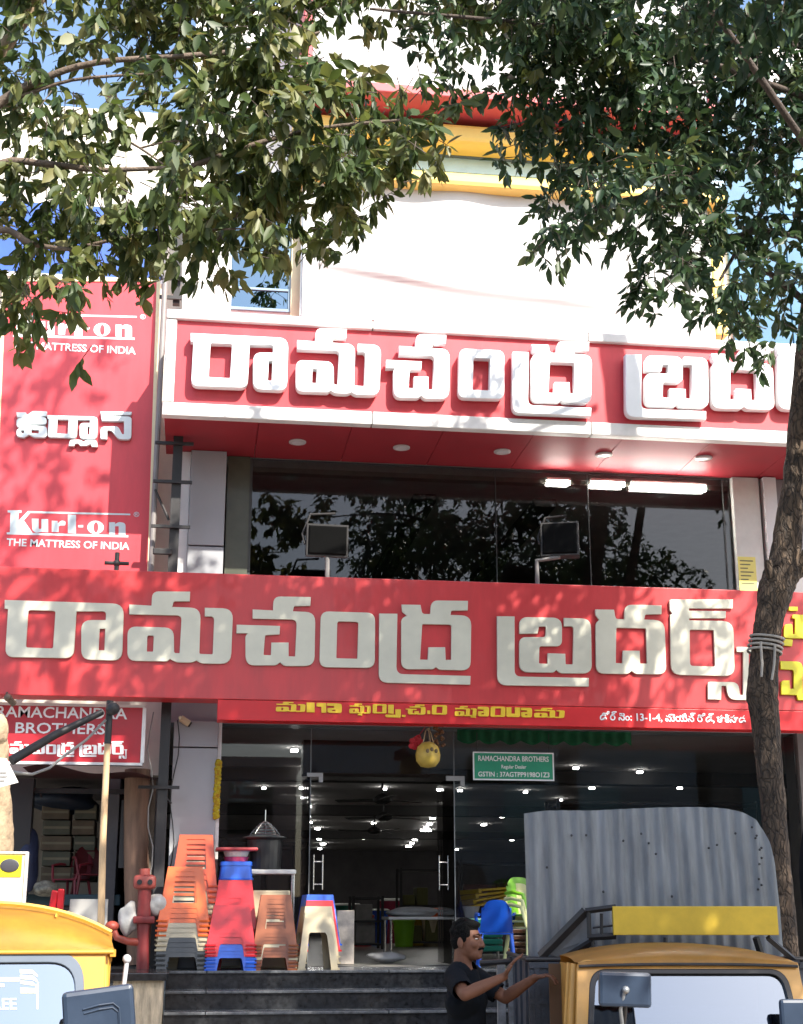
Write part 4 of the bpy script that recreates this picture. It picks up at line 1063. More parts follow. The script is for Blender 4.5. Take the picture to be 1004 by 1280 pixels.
# yellow notice on the first floor pillar
a, b, c, d = rect(924, 696, 946, 742, 13.96)
q = MB(); q.box((a, 13.962, c), (b, 13.968, d)); no_ = q.build('notice', mat('yellow_notice_paper', (0.62, 0.60, 0.16), 0.6, var=0.05), at=((a + b) / 2, 14.1, c)); tag(no_, 'small yellow notice sheet with dark lines on the first floor pillar at the right', 'notice')
q = MB()
for i in range(7):
    z = d - 0.05 - i * 0.04; q.box((a + .02, 13.9595, z), (b - .03 - .03 * (i % 3), 13.9618, z + .012))
q.build('print_lines', mat('dark_print', (0.12, 0.13, 0.08), 0.7), no_)

# pumpkin and flower hung over the entrance
YP = 13.35
c = P(535, 943, YP)
pk = thing('hanging_gourd', 'yellow ash gourd hung on strings over the entrance as a charm', 'gourd', c)
q = MB(); q.lathe(c, [(0.012, -.125), (.07, -.112), (.108, -.06), (.115, .0), (.098, .07), (.05, .11), (.012, .118)], 28)
for v in q.bm.verts:
    an = math.atan2(v.co.y - c.y, v.co.x - c.x); s = 1 + .025 * math.cos(an * 9)
    v.co.x = c.x + (v.co.x - c.x) * s; v.co.y = c.y + (v.co.y - c.y) * s
q.build('gourd', mat('gourd_skin', (0.52, 0.36, 0.06), 0.45, var=0.18, scale=10), pk, smooth=4)
top = P(533, 905, YP)
q = MB()
for dx in (-.05, .05, .02): q.tube([c + Vector((dx, -.03, .1)), c + Vector((dx * .4, 0, .22)), Vector((c.x, c.y, c.z + .24))], .005, 6)
q.tube([Vector((c.x, c.y, c.z + .22)), Vector((c.x + .02, c.y, zs0 + .02))], .005, 6); q.build('string', mat('jute_string', (0.45, 0.34, 0.2), 0.8), pk)
q = MB(); e = c + Vector((.03, -.112, .02))
for k in range(3): q.ball(e + Vector((-.05 + .04 * k, .0, .015 * (k % 2))), (.016, .006, .02), 8, 6)
q.build('face_paint', mat('dark_daub', (0.16, 0.11, 0.05), 0.7), pk)
e = P(521, 929, YP + .05)
q = MB()
for k in range(14):
    an = k * 2.4; r_ = .012 + .004 * k
    q.ball(e + Vector((r_ * math.cos(an), r_ * .5 * math.sin(an * 1.7), r_ * math.sin(an))), (.03, .02, .028), 8, 6)
q.tube([e + Vector((0, 0, .04)), Vector((e.x + .08, e.y, zs0 + .02))], .004, 6)
tag(q.build('red_cloth_flower', mat('red_cloth', (0.45, 0.02, 0.03), 0.8, var=0.2), at=e, smooth=1.5), 'bunched red cloth hung beside the yellow gourd', 'cloth')
random.seed(3)
q = MB()
for k in range(26):
    e = P(548 + 5 * math.sin(k), 905 + k * 1.3, YP) + Vector((random.uniform(-.02, .02), random.uniform(-.02, .02), 0)); q.ball(e, .016, 7, 5)
tag(q.build('dry_garland', mat('dry_flower', (0.16, 0.07, 0.03), 0.9, var=0.4), at=P(548, 905, YP), smooth=1.5), 'short string of dried dark flowers hung right of the gourd', 'garland')
# marigold garland at the left jamb
q = MB()
for k in range(46):
    e = P(273 + 1.6 * math.sin(k * 1.9) - k * .07, 952 + k * 1.55, 13.78); q.ball(e, random.uniform(.020, .028), 8, 6)
tag(q.build('marigold_garland', mat('marigold', (0.55, 0.25, 0.01), 0.85, var=0.4, scale=30, col2=(0.50, 0.45, 0.02)), at=P(273, 952, 13.78), smooth=1.5), 'orange and yellow marigold garland hanging on the left entrance jamb', 'garland')
# green cloth valance
va, vb = P(572, 915, 13.74).x, P(790, 915, 13.74).x
vz = P(680, 913, 13.74).z; vz1 = P(680, 926, 13.74).z
q = MB(); q.grid(lambda u, v: (va + (vb - va) * u, 13.76 + .012 * math.sin(u * 90), vz1 + (vz - vz1) * v - (.04 * (1 - v) * abs(math.sin(u * 26)))), 160, 4)
bmesh.ops.solidify(q.bm, geom=q.bm.faces[:], thickness=0.004)
tag(q.build('green_valance', GREEN_CL, at=((va + vb) / 2, 13.75, vz), smooth=4), 'dark green cloth valance hung above the green registration board', 'valance')

# goods in the left stall
random.seed(21)
YS2 = 14.9
CARD = mat('brown_carton', (0.13, 0.10, 0.065), 0.85, var=0.25, scale=4); CARD2 = mat('grey_green_carton', (0.10, 0.10, 0.07), 0.85, var=0.25, scale=4)
words = ['lowest', 'second lowest', 'third lowest', 'second highest', 'highest']
for col, (pa, pb) in enumerate(((52, 88), (91, 120))):
    n = 5
    for i in range(n):
        y1 = 1102 - i * 19.5; y0 = y1 - 18
        a, b, c, d = rect(pa + random.uniform(-2, 2), y0, pb + random.uniform(-2, 2), y1, YS2)
        q = MB(); q.box((a, YS2, c), (b, YS2 + .4, d), bev=0.008)
        cr = q.build('carton', CARD2 if (i + col) % 2 else CARD, at=((a + b) / 2, YS2 + .2, c))
        tag(cr, '%s brown carton in the %s column of cartons in the left stall' % (words[i], ['left', 'right'][col]), 'carton', 'cartons stacked in the left stall')
        q = MB(); q.box((a + .01, YS2 - .002, (c + d) / 2 - .012), (b - .01, YS2 + .0, (c + d) / 2 + .012)); q.build('tape', mat('dull_tape', (0.2, 0.17, 0.1), 0.4), cr)
a, b, c, d = rect(36, 1118, 150, 1132, 14.35)
sh = thing('stall_counter', 'long dark teal counter carrying the goods of the left stall', 'counter', ((a + b) / 2, 14.5, FLOOR - .15))
q = MB(); q.box((a - .1, 14.35, c), (b, 15.5, d), bev=0.008); q.build('top', mat('dark_teal_paint', (0.012, 0.045, 0.06), 0.5, var=0.2), sh)
q = MB(); q.box((a, 14.4, FLOOR - .15), (b - .05, 15.4, c - .001)); q.build('base', mat('dark_counter_base', (0.04, 0.03, 0.028), 0.7), sh)
text_on('lettering', 'MATTRESS', 92, 1127, 121, 4, 14.35, mat('faded_print', (0.4, 0.45, 0.42), 0.6), sh, 0.004) if False else None
# cartons rest on the counter: a plank carries the columns
a, b, c, d = rect(46, 1102.5, 126, 1118, YS2); q = MB(); q.box((a, YS2 + .02, FLOOR), (b, YS2 + .38, d - 0.004))
# heap of dark tarpaulin on top of the cartons
e = P(80, 1000, YS2 + .15)
def blob_mesh(c, r, seed, amp=.18, seg=28, ring=18):
    q = MB(); q.ball((0, 0, 0), 1.0, seg, ring)
    rs = np.random.default_rng(seed); ks = rs.normal(size=(7, 3)) * 2.6; ph = rs.uniform(0, 6.28, 7)
    for v in q.bm.verts:
        d_ = sum(math.sin(v.co.dot(Vector(k)) + p_) for k, p_ in zip(ks, ph)) / 7
        v.co = Vector((v.co.x * r[0], v.co.y * r[1], v.co.z * r[2])) * (1 + amp * d_ * 2) + Vector(c)
    return q
tag(blob_mesh(e, (.36, .25, .14), 4).build('tarpaulin', mat('dark_blue_tarp', (0.012, 0.02, 0.035), 0.5, bump=.4, bscale=9), at=e, smooth=4), 'crumpled dark blue tarpaulin heaped on the cartons in the left stall', 'tarpaulin')
for px, py, r_, m_, lab, cat, nm in ((34, 1080, (.11, .15, .30), mat('dark_blue_bag_cloth', (.012, .018, .05), .6, bump=.4, bscale=9), 'tall dark blue bag at the left end of the stall counter', 'bag', 'blue_bag'),
        (56, 1112, (.12, .12, .07), mat('camouflage_cloth', (0.20, 0.19, 0.15), 0.9, var=.6, scale=20), 'grey patterned cloth bundle on the teal counter, left of the red chairs', 'bundle', 'cloth_bundle'),
        (93, 1148, (.11, .1, .08), mat('crumpled_foil', (0.42, 0.38, 0.36), 0.4, bump=.8, bscale=14), 'crumpled grey plastic wrap before the white board at the stall', 'wrap', 'plastic_wrap'),
        (160, 1150, (.08, .09, .14), mat('white_sack', (0.42, 0.41, 0.39), 0.8, bump=.5, bscale=12), 'white sack hung on the left arm of the maroon post', 'sack', 'white_sack'),
        (196, 1130, (.09, .09, .10), MATS.get('white_sack') or PL_WH, 'white sack on the right side of the maroon post, by the orange stools', 'sack', 'white_sack')):
    e = P(px, py, 14.2 if px < 100 else 13.0)
    tag(blob_mesh(e, r_, int(px)).build(nm, m_, at=e, smooth=4), lab, cat)

# moulded chairs
def plastic_chair(loc, rz, s, m, label, group=None, name='plastic_chair', seat_m=None):
    t = thing(name, label, 'chair', loc, group, rz); t.scale = (s, s, s)
    q = MB()
    def f(u, v):
        w_ = .21 * (1 - .12 * v); x = (u - .5) * 2 * w_
        return (x, .20 + .10 * v - .05 * (1 - (2 * u - 1) ** 2) * -1 * .6, .44 + .40 * v - .10 * max(0, v - .75) * (2 * u - 1) ** 4 * 6)
    q.grid(f, 12, 8); bmesh.ops.solidify(q.bm, geom=q.bm.faces[:], thickness=0.02); q.build('backrest', m, t, local=True, smooth=1.0)
    q = MB(); q.box((-.22, -.22, .41), (.22, .2, .435), bev=0.012); q.build('seat', seat_m or m, t, local=True)
    for sx in (-1, 1):
        q = MB(); q.tube([(sx * .19, -.19, .41), (sx * .24, -.24, 0)], [.024, .018], 8); q.build('leg', m, t, local=True, smooth=1.0)
        q = MB(); q.tube([(sx * .19, .19, .41), (sx * .23, .27, 0)], [.024, .018], 8); q.build('leg', m, t, local=True, smooth=1.0)
        q = MB(); q.tube([(sx * .22, .24, .66), (sx * .25, .05, .67), (sx * .25, -.16, .64), (sx * .21, -.2, .43)], [.02, .022, .022, .02], 8); q.build('armrest', m, t, local=True, smooth=1.0)
    return t
ctr = P(90, 1118, 14.6); ctr.z = P(90, 1118, 14.35).z
PL_DR = plastic('dull_red_plastic', (0.26, 0.022, 0.035), 0.45)
plastic_chair((P(88, 1118, 14.75).x, 14.75, ctr.z - .12), -.5, .62, PL_DR, 'dull red plastic chair on the teal counter in the left stall, turned aside')
plastic_chair((P(112, 1118, 14.7).x, 14.7, ctr.z - .10), .25, .68, mat('dark_red_plastic', (0.16, 0.015, 0.02), 0.45), 'dark red plastic chair on the teal counter, right of the dull red one')
for i, (px, py) in enumerate(((67, 1126), (76, 1124))):
    e = P(px, py, 13.7); M = Matrix.Translation(e) @ Matrix.Rotation(.12 - .1 * i, 4, 'Y')
    q = MB(); q.box((-.03, -.03, -.09), (.03, .03, .09), M, bev=.012); 
    tag(q.build('red_tin', PL_RD, at=e), ['bright red tin leaning before the teal counter', 'bright red tin, right of the other leaning tin'][i], 'tin')
e = P(45, 1143, 13.6)
q = MB(); q.box(e + Vector((-.18, -.1, -.06)), e + Vector((.16, .1, .05)), bev=.01)
rc = q.build('red_crate', mat('brick_red_crate', (0.28, 0.05, 0.035), 0.5, var=.2), at=e); tag(rc, 'brick red crate behind the left yellow roof, below the red tins', 'crate')
q = MB()
for k in range(4): q.box(e + Vector((-.16 + k * .08, -.104, -.04)), e + Vector((-.11 + k * .08, -.1001, .03)))
q.build('slot', BLACK_PL, rc)
a, b, c, d = rect(86, 1124, 134, 1176, 13.75); q = MB(); q.box((a, 13.75, FLOOR - .15), (b, 13.78, d), bev=.004)
tag(q.build('white_board', mat('dull_white_board', (0.46, 0.45, 0.42), 0.6, var=.1), at=((a + b) / 2, 13.76, FLOOR - .15)), 'plain dull white board standing before the teal counter, behind the wooden pole', 'board')
# brown post, dark shutter edge
bp = thing('brown_post', 'brown weathered wooden post at the right end of the left stall', 'post', P(172, 1200, 13.9))
q = MB(); q.tube([P(176, 1205, 13.9), P(171, 1110, 13.9), P(170, 1020, 13.9), P(172, 962, 13.9)], [.12, .115, .11, .12], 12, noise=.04); q.build('shaft', BROWN_W, bp, smooth=1.2)
a, b, c, d = rect(176, 975, 190, 1200, 14.05); q = MB(); q.box((a, 14.05, c), (b, 14.2, d)); q.build('plank', mat('grey_brown_plank', (0.22, 0.18, 0.14), 0.8, var=.2), bp)
a, b, c, d = rect(150, 1000, 157, 1085, 13.95); q = MB(); q.box((a, 13.95, c), (b, 14.0, d)); tag(q.build('black_rod_bundle', DARK_STEEL, at=((a + b) / 2, 13.97, c)), 'black upright steel strip left of the brown post', 'strip')
a, b, c, d = rect(25, 975, 40, 1120, 14.28); q = MB(); q.box((a - .2, 14.1, c), (b, 14.29, d)); tag(q.build('dark_shutter', mat('dark_shutter', (0.02, 0.016, 0.015), 0.6), at=((a + b) / 2, 14.2, c)), 'dark folded shutter at the left side of the stall opening', 'shutter')
a, b, c, d = rect(38, 986, 190, 992, 14.2); q = MB(); q.box((a, 14.2, c), (b, 14.26, d)); q.tube([P(50, 992, 14.18), P(52, 997, 14.18)], .012, 6); tag(q.build('rail', DARK_STEEL, at=((a + b) / 2, 14.2, c)), 'black rail across the top of the stall opening', 'rail')
q = MB(); q.grid(lambda u, v: (P(30 + 165 * u, 970, 13.2).x, 13.05 + 1.0 * v, P(110, 958, 13.2).z - .03 - .10 * u ** 3 * (1 - v) + .03 * math.sin(u * 9) * (1 - v)), 24, 6)
bmesh.ops.solidify(q.bm, geom=q.bm.faces[:], thickness=0.02)
tag(q.build('stall_awning', mat('dark_maroon_awning', (0.05, 0.012, 0.012), 0.6, var=.2), at=P(110, 960, 13.3), smooth=1), 'short dark maroon awning under the small red name board', 'awning')

# maroon post with two round holes
YM = 12.95
mp_ = thing('maroon_post', 'maroon iron post with two round dark holes in its head, left of the orange stools', 'post', P(180, 1226, YM))
zb_ = P(178, 1226, YM).z
def at_(px, py): return P(px, py, YM)
q = MB(); q.tube([at_(178, 1226), at_(179, 1170), at_(180, 1140), at_(181, 1112), at_(181, 1094)], [.055, .05, .06, .055, .07], 14); q.box(at_(180, 1150) + Vector((-.09, -.08, -.03)), at_(180, 1150) + Vector((.09, .08, .03)), bev=.01); q.build('shaft', MAROON, mp_, smooth=1)
q = MB(); q.box(at_(181, 1103) + Vector((-.095, -.08, -.06)), at_(181, 1103) + Vector((.095, .08, .06)), bev=.03)
q.tube([at_(181, 1094), at_(181, 1086)], .045, 12)
hd_ = q.build('head', mat('dull_red_iron', (0.24, 0.045, 0.035), 0.5, var=.25), mp_, smooth=1)
q = MB()
for px in (175, 188):
    e = at_(px, 1103) + Vector((0, -.0805, 0)); q.tube([e, e + Vector((0, -.010, 0))], .022, 14)
q.build('hole', BLACK_PL, hd_)
q = MB(); q.tube([at_(176, 1178), at_(160, 1177), at_(146, 1172), at_(141, 1160)], [.035, .032, .03, .028], 10); q.ball(at_(140, 1158), (.06, .06, .045), 12, 8); q.build('spout', mat('rusty_red_iron', (0.30, 0.05, 0.03), 0.5, var=.3), mp_, smooth=1)

# goods on the right inside the shop
GROUP_G = None
def bench(px0, px1, py, Y, lab):
    a = P(px0, py, Y); b = P(px1, py, Y)
    t = thing('work_table', lab, 'table', ((a.x + b.x) / 2, Y, FLOOR))
    q = MB(); q.box((a.x, Y, a.z - .03), (b.x, Y + .6, a.z), bev=.006); q.build('top', PL_WH, t)
    for x in (a.x + .03, b.x - .03):
        for y in (Y + .04, Y + .56):
            q = MB(); q.tube([(x, y, FLOOR), (x, y, a.z - .03)], .014, 8); q.build('leg', STEEL, t)
    return a, b
a, b = bench(486, 566, 1146, 15.6, 'white edged table just inside the entrance, left of the man')
e = (a * .6 + b * .4) + Vector((0, .25, .05))
tag(blob_mesh(e, (.28, .2, .05), 9).build('folded_cloth', mat('grey_cloth', (0.3, 0.3, 0.29), 0.9, bump=.5, bscale=9), at=e, smooth=4), 'grey crumpled cloth lying on the white edged table', 'cloth')
e = PZ(482, 1187, FLOOR + .06); e.y = 15.0; e = P(482, 1187, 15.0); e.z = FLOOR + .05
tag(blob_mesh(e, (.2, .12, .05), 12).build('white_sheet_bundle', mat('white_sheet', (0.5, 0.5, 0.49), 0.8, bump=.4, bscale=9), at=e, smooth=4), 'flat white bundle on the dark floor just inside the entrance', 'bundle')
a, b = bench(570, 640, 1147, 14.4, 'white edged table behind the man, under the mustard trays')
random.seed(2)
for i in range(4):
    e = P(614, 1127 - i * 5, 14.7)
    M = Matrix.Translation(e) @ Matrix.Rotation(-.22 + .05 * i, 4, 'Y') @ Matrix.Rotation(.1 * i, 4, 'Z')
    q = MB(); q.box((-.25, -.2, -.012), (.24, .2, .012), M, bev=.01); q.box((-.25, -.2, -.03), (-.22, .2, .0125), M); q.box((.21, -.2, -.03), (.24, .2, .0125), M)
    tag(q.build('mustard_tray', PL_YE, at=e), '%s mustard yellow tray in the tilted pile behind the man' % ['lowest', 'second lowest', 'second highest', 'highest'][i], 'tray', 'mustard trays piled behind the man')
# box stack that carries the trays
a_, b_, c_, d_ = rect(598, 1132, 632, 1147, 14.75); q = MB(); q.box((a_, 14.55, b.z), (b_, 14.95, d_), bev=.006); tag(q.build('dark_box', mat('dark_maroon_box', (0.06, 0.015, 0.02), 0.6), at=((a_ + b_) / 2, 14.7, b.z)), 'dark box on the table carrying the mustard trays', 'box')
e = P(589, 1139, 14.45); q = MB(); q.lathe(e + Vector((0, 0, -.06)), [(.06, 0), (.085, .1), (.09, .105), (.08, .105)], 16); tag(q.build('white_bucket', PL_WH, at=e), 'small white bucket on the table, left of the mustard trays', 'bucket')
e = P(621, 1144, 14.2); tag(blob_mesh(e, (.1, .09, .05), 31).build('maroon_bag', PL_MA, at=e, smooth=4), 'small maroon bag on the table edge, right of the man\'s head', 'bag')
for i in range(5):
    e = P(612, 1186 - i * 8.5, 13.9); q = MB(); q.box(e + Vector((-.24, -.14, -.022)), e + Vector((.1, .14, .03)), bev=.012); tag(q.build('green_tub', PL_TG, at=e), '%s of the teal green tubs stacked behind the man' % ['lowest', 'second lowest', 'middle', 'second highest', 'highest'][i], 'tub', 'teal green tubs behind the man')
for i in range(6):
    e = P(648, 1188 - i * 8.0, 14.3); q = MB(); q.box(e + Vector((-.14, -.12, -.02)), e + Vector((.14, .12, .022)), bev=.008); tag(q.build('brown_tray', plastic('dark_brown_tray', (0.16, 0.07, 0.04)), at=e), '%s brown tray of the pile between the blue and the green chair' % ['lowest', 'second lowest', 'third lowest', 'third highest', 'second highest', 'highest'][i], 'tray', 'brown trays behind the blue chair')
bc = P(622, 1213, 13.3); bc.z = FLOOR - .05
plastic_chair((bc.x, 13.35, FLOOR), math.pi - .15, .70, PL_BL, 'glossy blue plastic chair seen from behind, right of the man')
gc = P(668, 1213, 13.3)
for i in range(3):
    plastic_chair((gc.x + .012 * i, 13.3 + .02 * i, FLOOR + .055 * i), .35, .82, [PL_LY, PL_LY, PL_GR][i], ['lowest pale yellow chair of the nested chairs beside the grey sheet', 'middle pale yellow chair of the nested chairs beside the grey sheet', 'green chair on top of the nested chairs beside the grey sheet'][i], 'nested chairs beside the grey sheet')
# plastic tubs and drums standing inside the entrance
random.seed(31)
for i, (px, Y, r_, h_, m_, cn) in enumerate(((452, 17.5, .20, .5, PL_RD, 'red'), (470, 18.5, .22, .6, PL_BL, 'blue'), (505, 17.0, .18, .42, PL_GR, 'green'), (522, 18.0, .2, .55, PL_YE, 'mustard'), (540, 17.2, .17, .45, PL_BE, 'beige'), (433, 19.5, .24, .7, PL_TG, 'teal'), (553, 19.0, .2, .62, PL_OR, 'orange'), (488, 20.5, .22, .8, PL_MA, 'maroon'))):
    Y += 7; e = P(px, 1213, Y); e.z = FLOOR
    t = thing('storage_tub', '%s plastic storage tub standing on the floor inside the shop entrance' % cn, 'tub', e, 'plastic tubs inside the entrance')
    q = MB(); q.lathe(e, [(r_ * .8, 0), (r_ * .97, h_ * .9), (r_ * 1.03, h_ * .9), (r_ * 1.03, h_ * .94), (r_ * .9, h_ * .94)], 22); q.build('body', m_, t, smooth=.6)
    q = MB(); q.lathe(e, [(r_ * 1.06, h_ * .941), (r_ * 1.06, h_ * .97), (r_ * .9, h_), (.02, h_)], 22); q.build('lid', PL_WH if i % 2 else m_, t, smooth=.6)
# dark racks of goods deep inside
random.seed(8)
def rack(px0, px1, py0, Y, lab, cols):
    a = P(px0, 1150, Y).x; b = P(px1, 1150, Y).x; zt_ = P((px0 + px1) / 2, py0, Y).z
    t = thing('storage_rack', lab, 'rack', ((a + b) / 2, Y, FLOOR))
    q = MB()
    for x in (a, b - .04):
        for y in (Y, Y + .5): q.bm.free(); q = MB(); q.box((x, y, FLOOR), (x + .04, y + .04, zt_)); q.build('upright', DARK_STEEL, t); q = MB()
    n = max(2, int((zt_ - FLOOR) / .5))
    q = MB()
    for i in range(n + 1):
        z = FLOOR + .05 + (zt_ - FLOOR - .1) * i / n; k_ = MB(); k_.box((a + .041, Y + .01, z), (b - .041, Y + .53, z + .03)); k_.build('shelf', DARK_STEEL, t)
    for i in range(n):
        z = FLOOR + .081 + (zt_ - FLOOR - .1) * i / n; x = a + .06
        while x < b - .3:
            w_ = random.uniform(.18, .4); h_ = random.uniform(.15, .36)
            if x + w_ > b - .05: break
            q = MB(); q.box((x, Y + .05, z), (x + w_, Y + .45, z + h_), bev=.01)
            tag(q.build('stored_box', random.choice(cols), at=(x + w_ / 2, Y + .2, z)), '%s dim box on the %s' % (random.choice(['large', 'small', 'square', 'narrow']), lab), 'box', 'boxes on the %s' % lab)
            x += w_ + random.uniform(.02, .1)
GD = [mat('dim_goods_%s' % n_, c_, .6, var=.2) for n_, c_ in (('grey', (.10, .10, .105)), ('brown', (.09, .06, .04)), ('slate', (.05, .06, .08)), ('rust', (.12, .04, .03)), ('pale', (.22, .21, .2)))]
rack(575, 700, 1075, 16.5, 'dark rack right inside the shop', GD)
rack(700, 960, 1000, 15.2, 'tall dark rack behind the grey sheet', GD)
rack(275, 372, 1050, 17.2, 'dark rack at the left inside the shop', GD)
rack(500, 560, 1085, 24.0, 'far dark rack straight behind the entrance', [mat('olive_goods', (.09, .09, .02), .6)])
rack(440, 480, 1120, 22.0, 'low far rack left of the entrance middle', GD)

# ------------------------------------------------------------------ trees
def leaves_mesh(name, blobs, leaf_len, seed, droop=0.55, per=7):
    """blobs: (centre, radius xyz, number of twigs). Leaves sit on short twigs spread through each clump"""
    rs = np.random.default_rng(seed)
    Ps, Ds, Ts, TW = [], [], [], []
    for c, r, n in blobs:
        c = np.array(c); r = np.array(r)
        u = rs.normal(size=(n, 3)); u /= np.linalg.norm(u, axis=1)[:, None]
        rad = rs.uniform(0, 1, n) ** 0.42
        base = c + u * rad[:, None] * r
        tdir = u * 0.9 + rs.normal(size=(n, 3)) * 0.55 + np.array([0, 0, -0.35]); tdir /= np.linalg.norm(tdir, axis=1)[:, None]
        tl = rs.uniform(0.07, 0.20, n)
        tone = rs.uniform(0, 1, n)
        TW.append((base - tdir * 0.10, base + tdir * tl[:, None]))
        for k in range(per):
            f = (k + 0.5) / per
            p = base + tdir * (tl * f)[:, None]
            d = tdir * 0.55 + rs.normal(size=(n, 3)) * 0.62 + np.array([0, 0, -droop]); d /= np.linalg.norm(d, axis=1)[:, None]
            Ps.append(p); Ds.append(d); Ts.append(np.clip(tone * 0.7 + rs.uniform(0, 0.3, n) + rs.normal(size=n) * .05, 0, 1))
    p = np.concatenate(Ps); d = np.concatenate(Ds); t = np.concatenate(Ts)
    m = len(p)
    nrm = rs.normal(size=(m, 3)) * 0.75 + np.array([0, 0, 1.0])
    s = np.cross(d, nrm); s /= np.linalg.norm(s, axis=1)[:, None] + 1e-9
    n = np.cross(s, d)
    L = leaf_len * rs.uniform(0.55, 1.4, m)[:, None]; W = L * rs.uniform(0.30, 0.52, m)[:, None]
    cur = rs.uniform(-0.05, 0.42, m)[:, None]
    fold = rs.uniform(0.02, 0.14, m)[:, None]
    v0 = p; v3 = p + d * L - n * L * cur
    m1 = p + d * L * .34 - n * L * cur * .1; m2 = p + d * L * .68 - n * L * cur * .45
    v1 = m1 - s * W * .48 + n * W * fold; v2 = m2 - s * W * .42 + n * W * fold
    v4 = m2 + s * W * .42 + n * W * fold; v5 = m1 + s * W * .48 + n * W * fold
    V = np.stack([v0, v1, v2, v3, v4, v5], 1).reshape(-1, 3)
    idx = (np.arange(m) * 6)[:, None]
    F = np.concatenate([idx + np.array([0, 1, 2, 3]), idx + np.array([0, 3, 4, 5])], 1).reshape(-1)
    me = bpy.data.meshes.new(name)
    me.vertices.add(len(V)); me.vertices.foreach_set('co', V.ravel())
    me.loops.add(len(F)); me.loops.foreach_set('vertex_index', F.astype(np.int32))
    nf = len(F) // 4
    me.polygons.add(nf); me.polygons.foreach_set('loop_start', (np.arange(nf) * 4).astype(np.int32)); me.polygons.foreach_set('loop_total', np.full(nf, 4, np.int32))
    me.update(calc_edges=True)
    a = me.attributes.new('tone', 'FLOAT', 'POINT'); a.data.foreach_set('value', np.repeat(t, 6).astype(np.float32))
    me.shade_smooth()
    a0 = np.concatenate([t_[0] for t_ in TW])[::2]; a1 = np.concatenate([t_[1] for t_ in TW])[::2]
    k = len(a0); dd = a1 - a0; dd /= np.linalg.norm(dd, axis=1)[:, None]
    uu = np.cross(dd, np.array([.31, .52, .79])); uu /= np.linalg.norm(uu, axis=1)[:, None]; ww = np.cross(dd, uu)
    R3 = [uu * math.cos(t_) + ww * math.sin(t_) for t_ in (0, 2.094, 4.189)]
    V = np.stack([a0 + r_ * .0045 for r_ in R3] + [a1 + r_ * .0022 for r_ in R3], 1).reshape(-1, 3)
    idx = (np.arange(k) * 6)[:, None]
    F = np.concatenate([idx + np.array(q_) for q_ in ([0, 1, 4, 3], [1, 2, 5, 4], [2, 0, 3, 5])], 1).reshape(-1, 4)
    tw = bpy.data.meshes.new(name + '_twigs'); tw.from_pydata(V.tolist(), [], F.tolist())
    return me, tw
def px_blob(px, py, Y, r_px, dens=1.0, depth=0.7, flat=1.0):
    c = P(px, py, Y); s = scale_at(c); r = r_px / s
    n = int(dens * 4.6 * r * r * 160)
    re_ = max(.06, r - 15 / s)
    return (tuple(c), (re_, max(depth, r * .8), re_ * flat), max(3, n))

# right tree
YR = 10.8
rt = thing('street_tree', 'leaning street tree with rope tied round its rough brown trunk, right of the shop', 'tree', P(985, 1290, YR))
trk = [(990, 1330, 17), (985, 1215, 15), (981, 1150, 14), (974, 1075, 14), (966, 1000, 16), (957, 900, 17), (953, 868, 20), (956, 830, 18), (959, 790, 17), (964, 765, 18), (971, 735, 22), (981, 703, 20), (986, 660, 17), (995, 600, 16), (1003, 520, 16), (1012, 430, 16), (1024, 320, 16), (1030, 200, 18), (1026, 100, 17), (1012, 0, 15), (1000, -120, 12)]
q = MB()
pts = [P(a, b, YR - .1 * max(0, (700 - b) / 300)) for a, b, r_ in trk]
rads = [r_ / scale_at(p) for p, (a, b, r_) in zip(pts, trk)]
# finer rings so that the bark swells unevenly
def densify(pts, rads, k=5):
    P2, R2 = [], []
    for i in range(len(pts) - 1):
        p0 = pts[max(i - 1, 0)]; p1 = pts[i]; p2 = pts[i + 1]; p3 = pts[min(i + 2, len(pts) - 1)]
        for j in range(k):
            t_ = j / k
            P2.append(.5 * ((2 * p1) + (-p0 + p2) * t_ + (2 * p0 - 5 * p1 + 4 * p2 - p3) * t_ * t_ + (-p0 + 3 * p1 - 3 * p2 + p3) * t_ ** 3)); R2.append(rads[i] * (1 - t_) + rads[i + 1] * t_)
    P2.append(pts[-1]); R2.append(rads[-1])
    return P2, R2
p2, r2 = densify(pts, rads)
q.tube(p2, r2, 22, noise=.06)
fk = [P(982, 722, YR), P(1000, 708, YR - .05), P(1022, 682, YR - .1), P(1060, 620, YR - .2), P(1110, 480, YR - .4), P(1150, 300, YR - .6)]
a_, b_ = densify(fk, [.08, .075, .07, .07, .065, .05]); q.tube(a_, b_, 14, noise=.06)
a_, b_ = densify([P(968, 735, YR - .05), P(962, 712, YR - .1), P(961, 700, YR - .12)], [.05, .035, .025]); q.tube(a_, b_, 10, noise=.08)
q.ball(P(983, 715, YR - .03), (.12, .11, .13), 14, 10)
trunk = q.build('trunk', BARK, rt, smooth=1.2)
q = MB()
for pl_ in ([(1026, 130), (975, 172), (930, 178)], [(1028, 230), (970, 215), (900, 200), (830, 190), (760, 175)], [(1020, 60), (940, 50), (850, 60), (760, 40), (640, 30)], [(1026, 300), (960, 290), (880, 300)], [(1020, 250), (975, 240), (930, 300), (900, 350)], [(850, 60), (850, 108), (890, 120)], [(1000, 120), (940, 60), (900, 90)], [(1010, 380), (960, 340), (930, 330)], [(900, 200), (850, 240), (780, 250), (700, 280)]):
    ps = [P(a, b, YR - .4 - .5 * i * .5) for i, (a, b) in enumerate(pl_)]
    a_, b_ = densify(ps, list(np.linspace(.035, .010, len(ps))), 4); q.tube(a_, b_, 7, noise=.08)
q.build('branch', BARK_BR, rt, smooth=1.2)
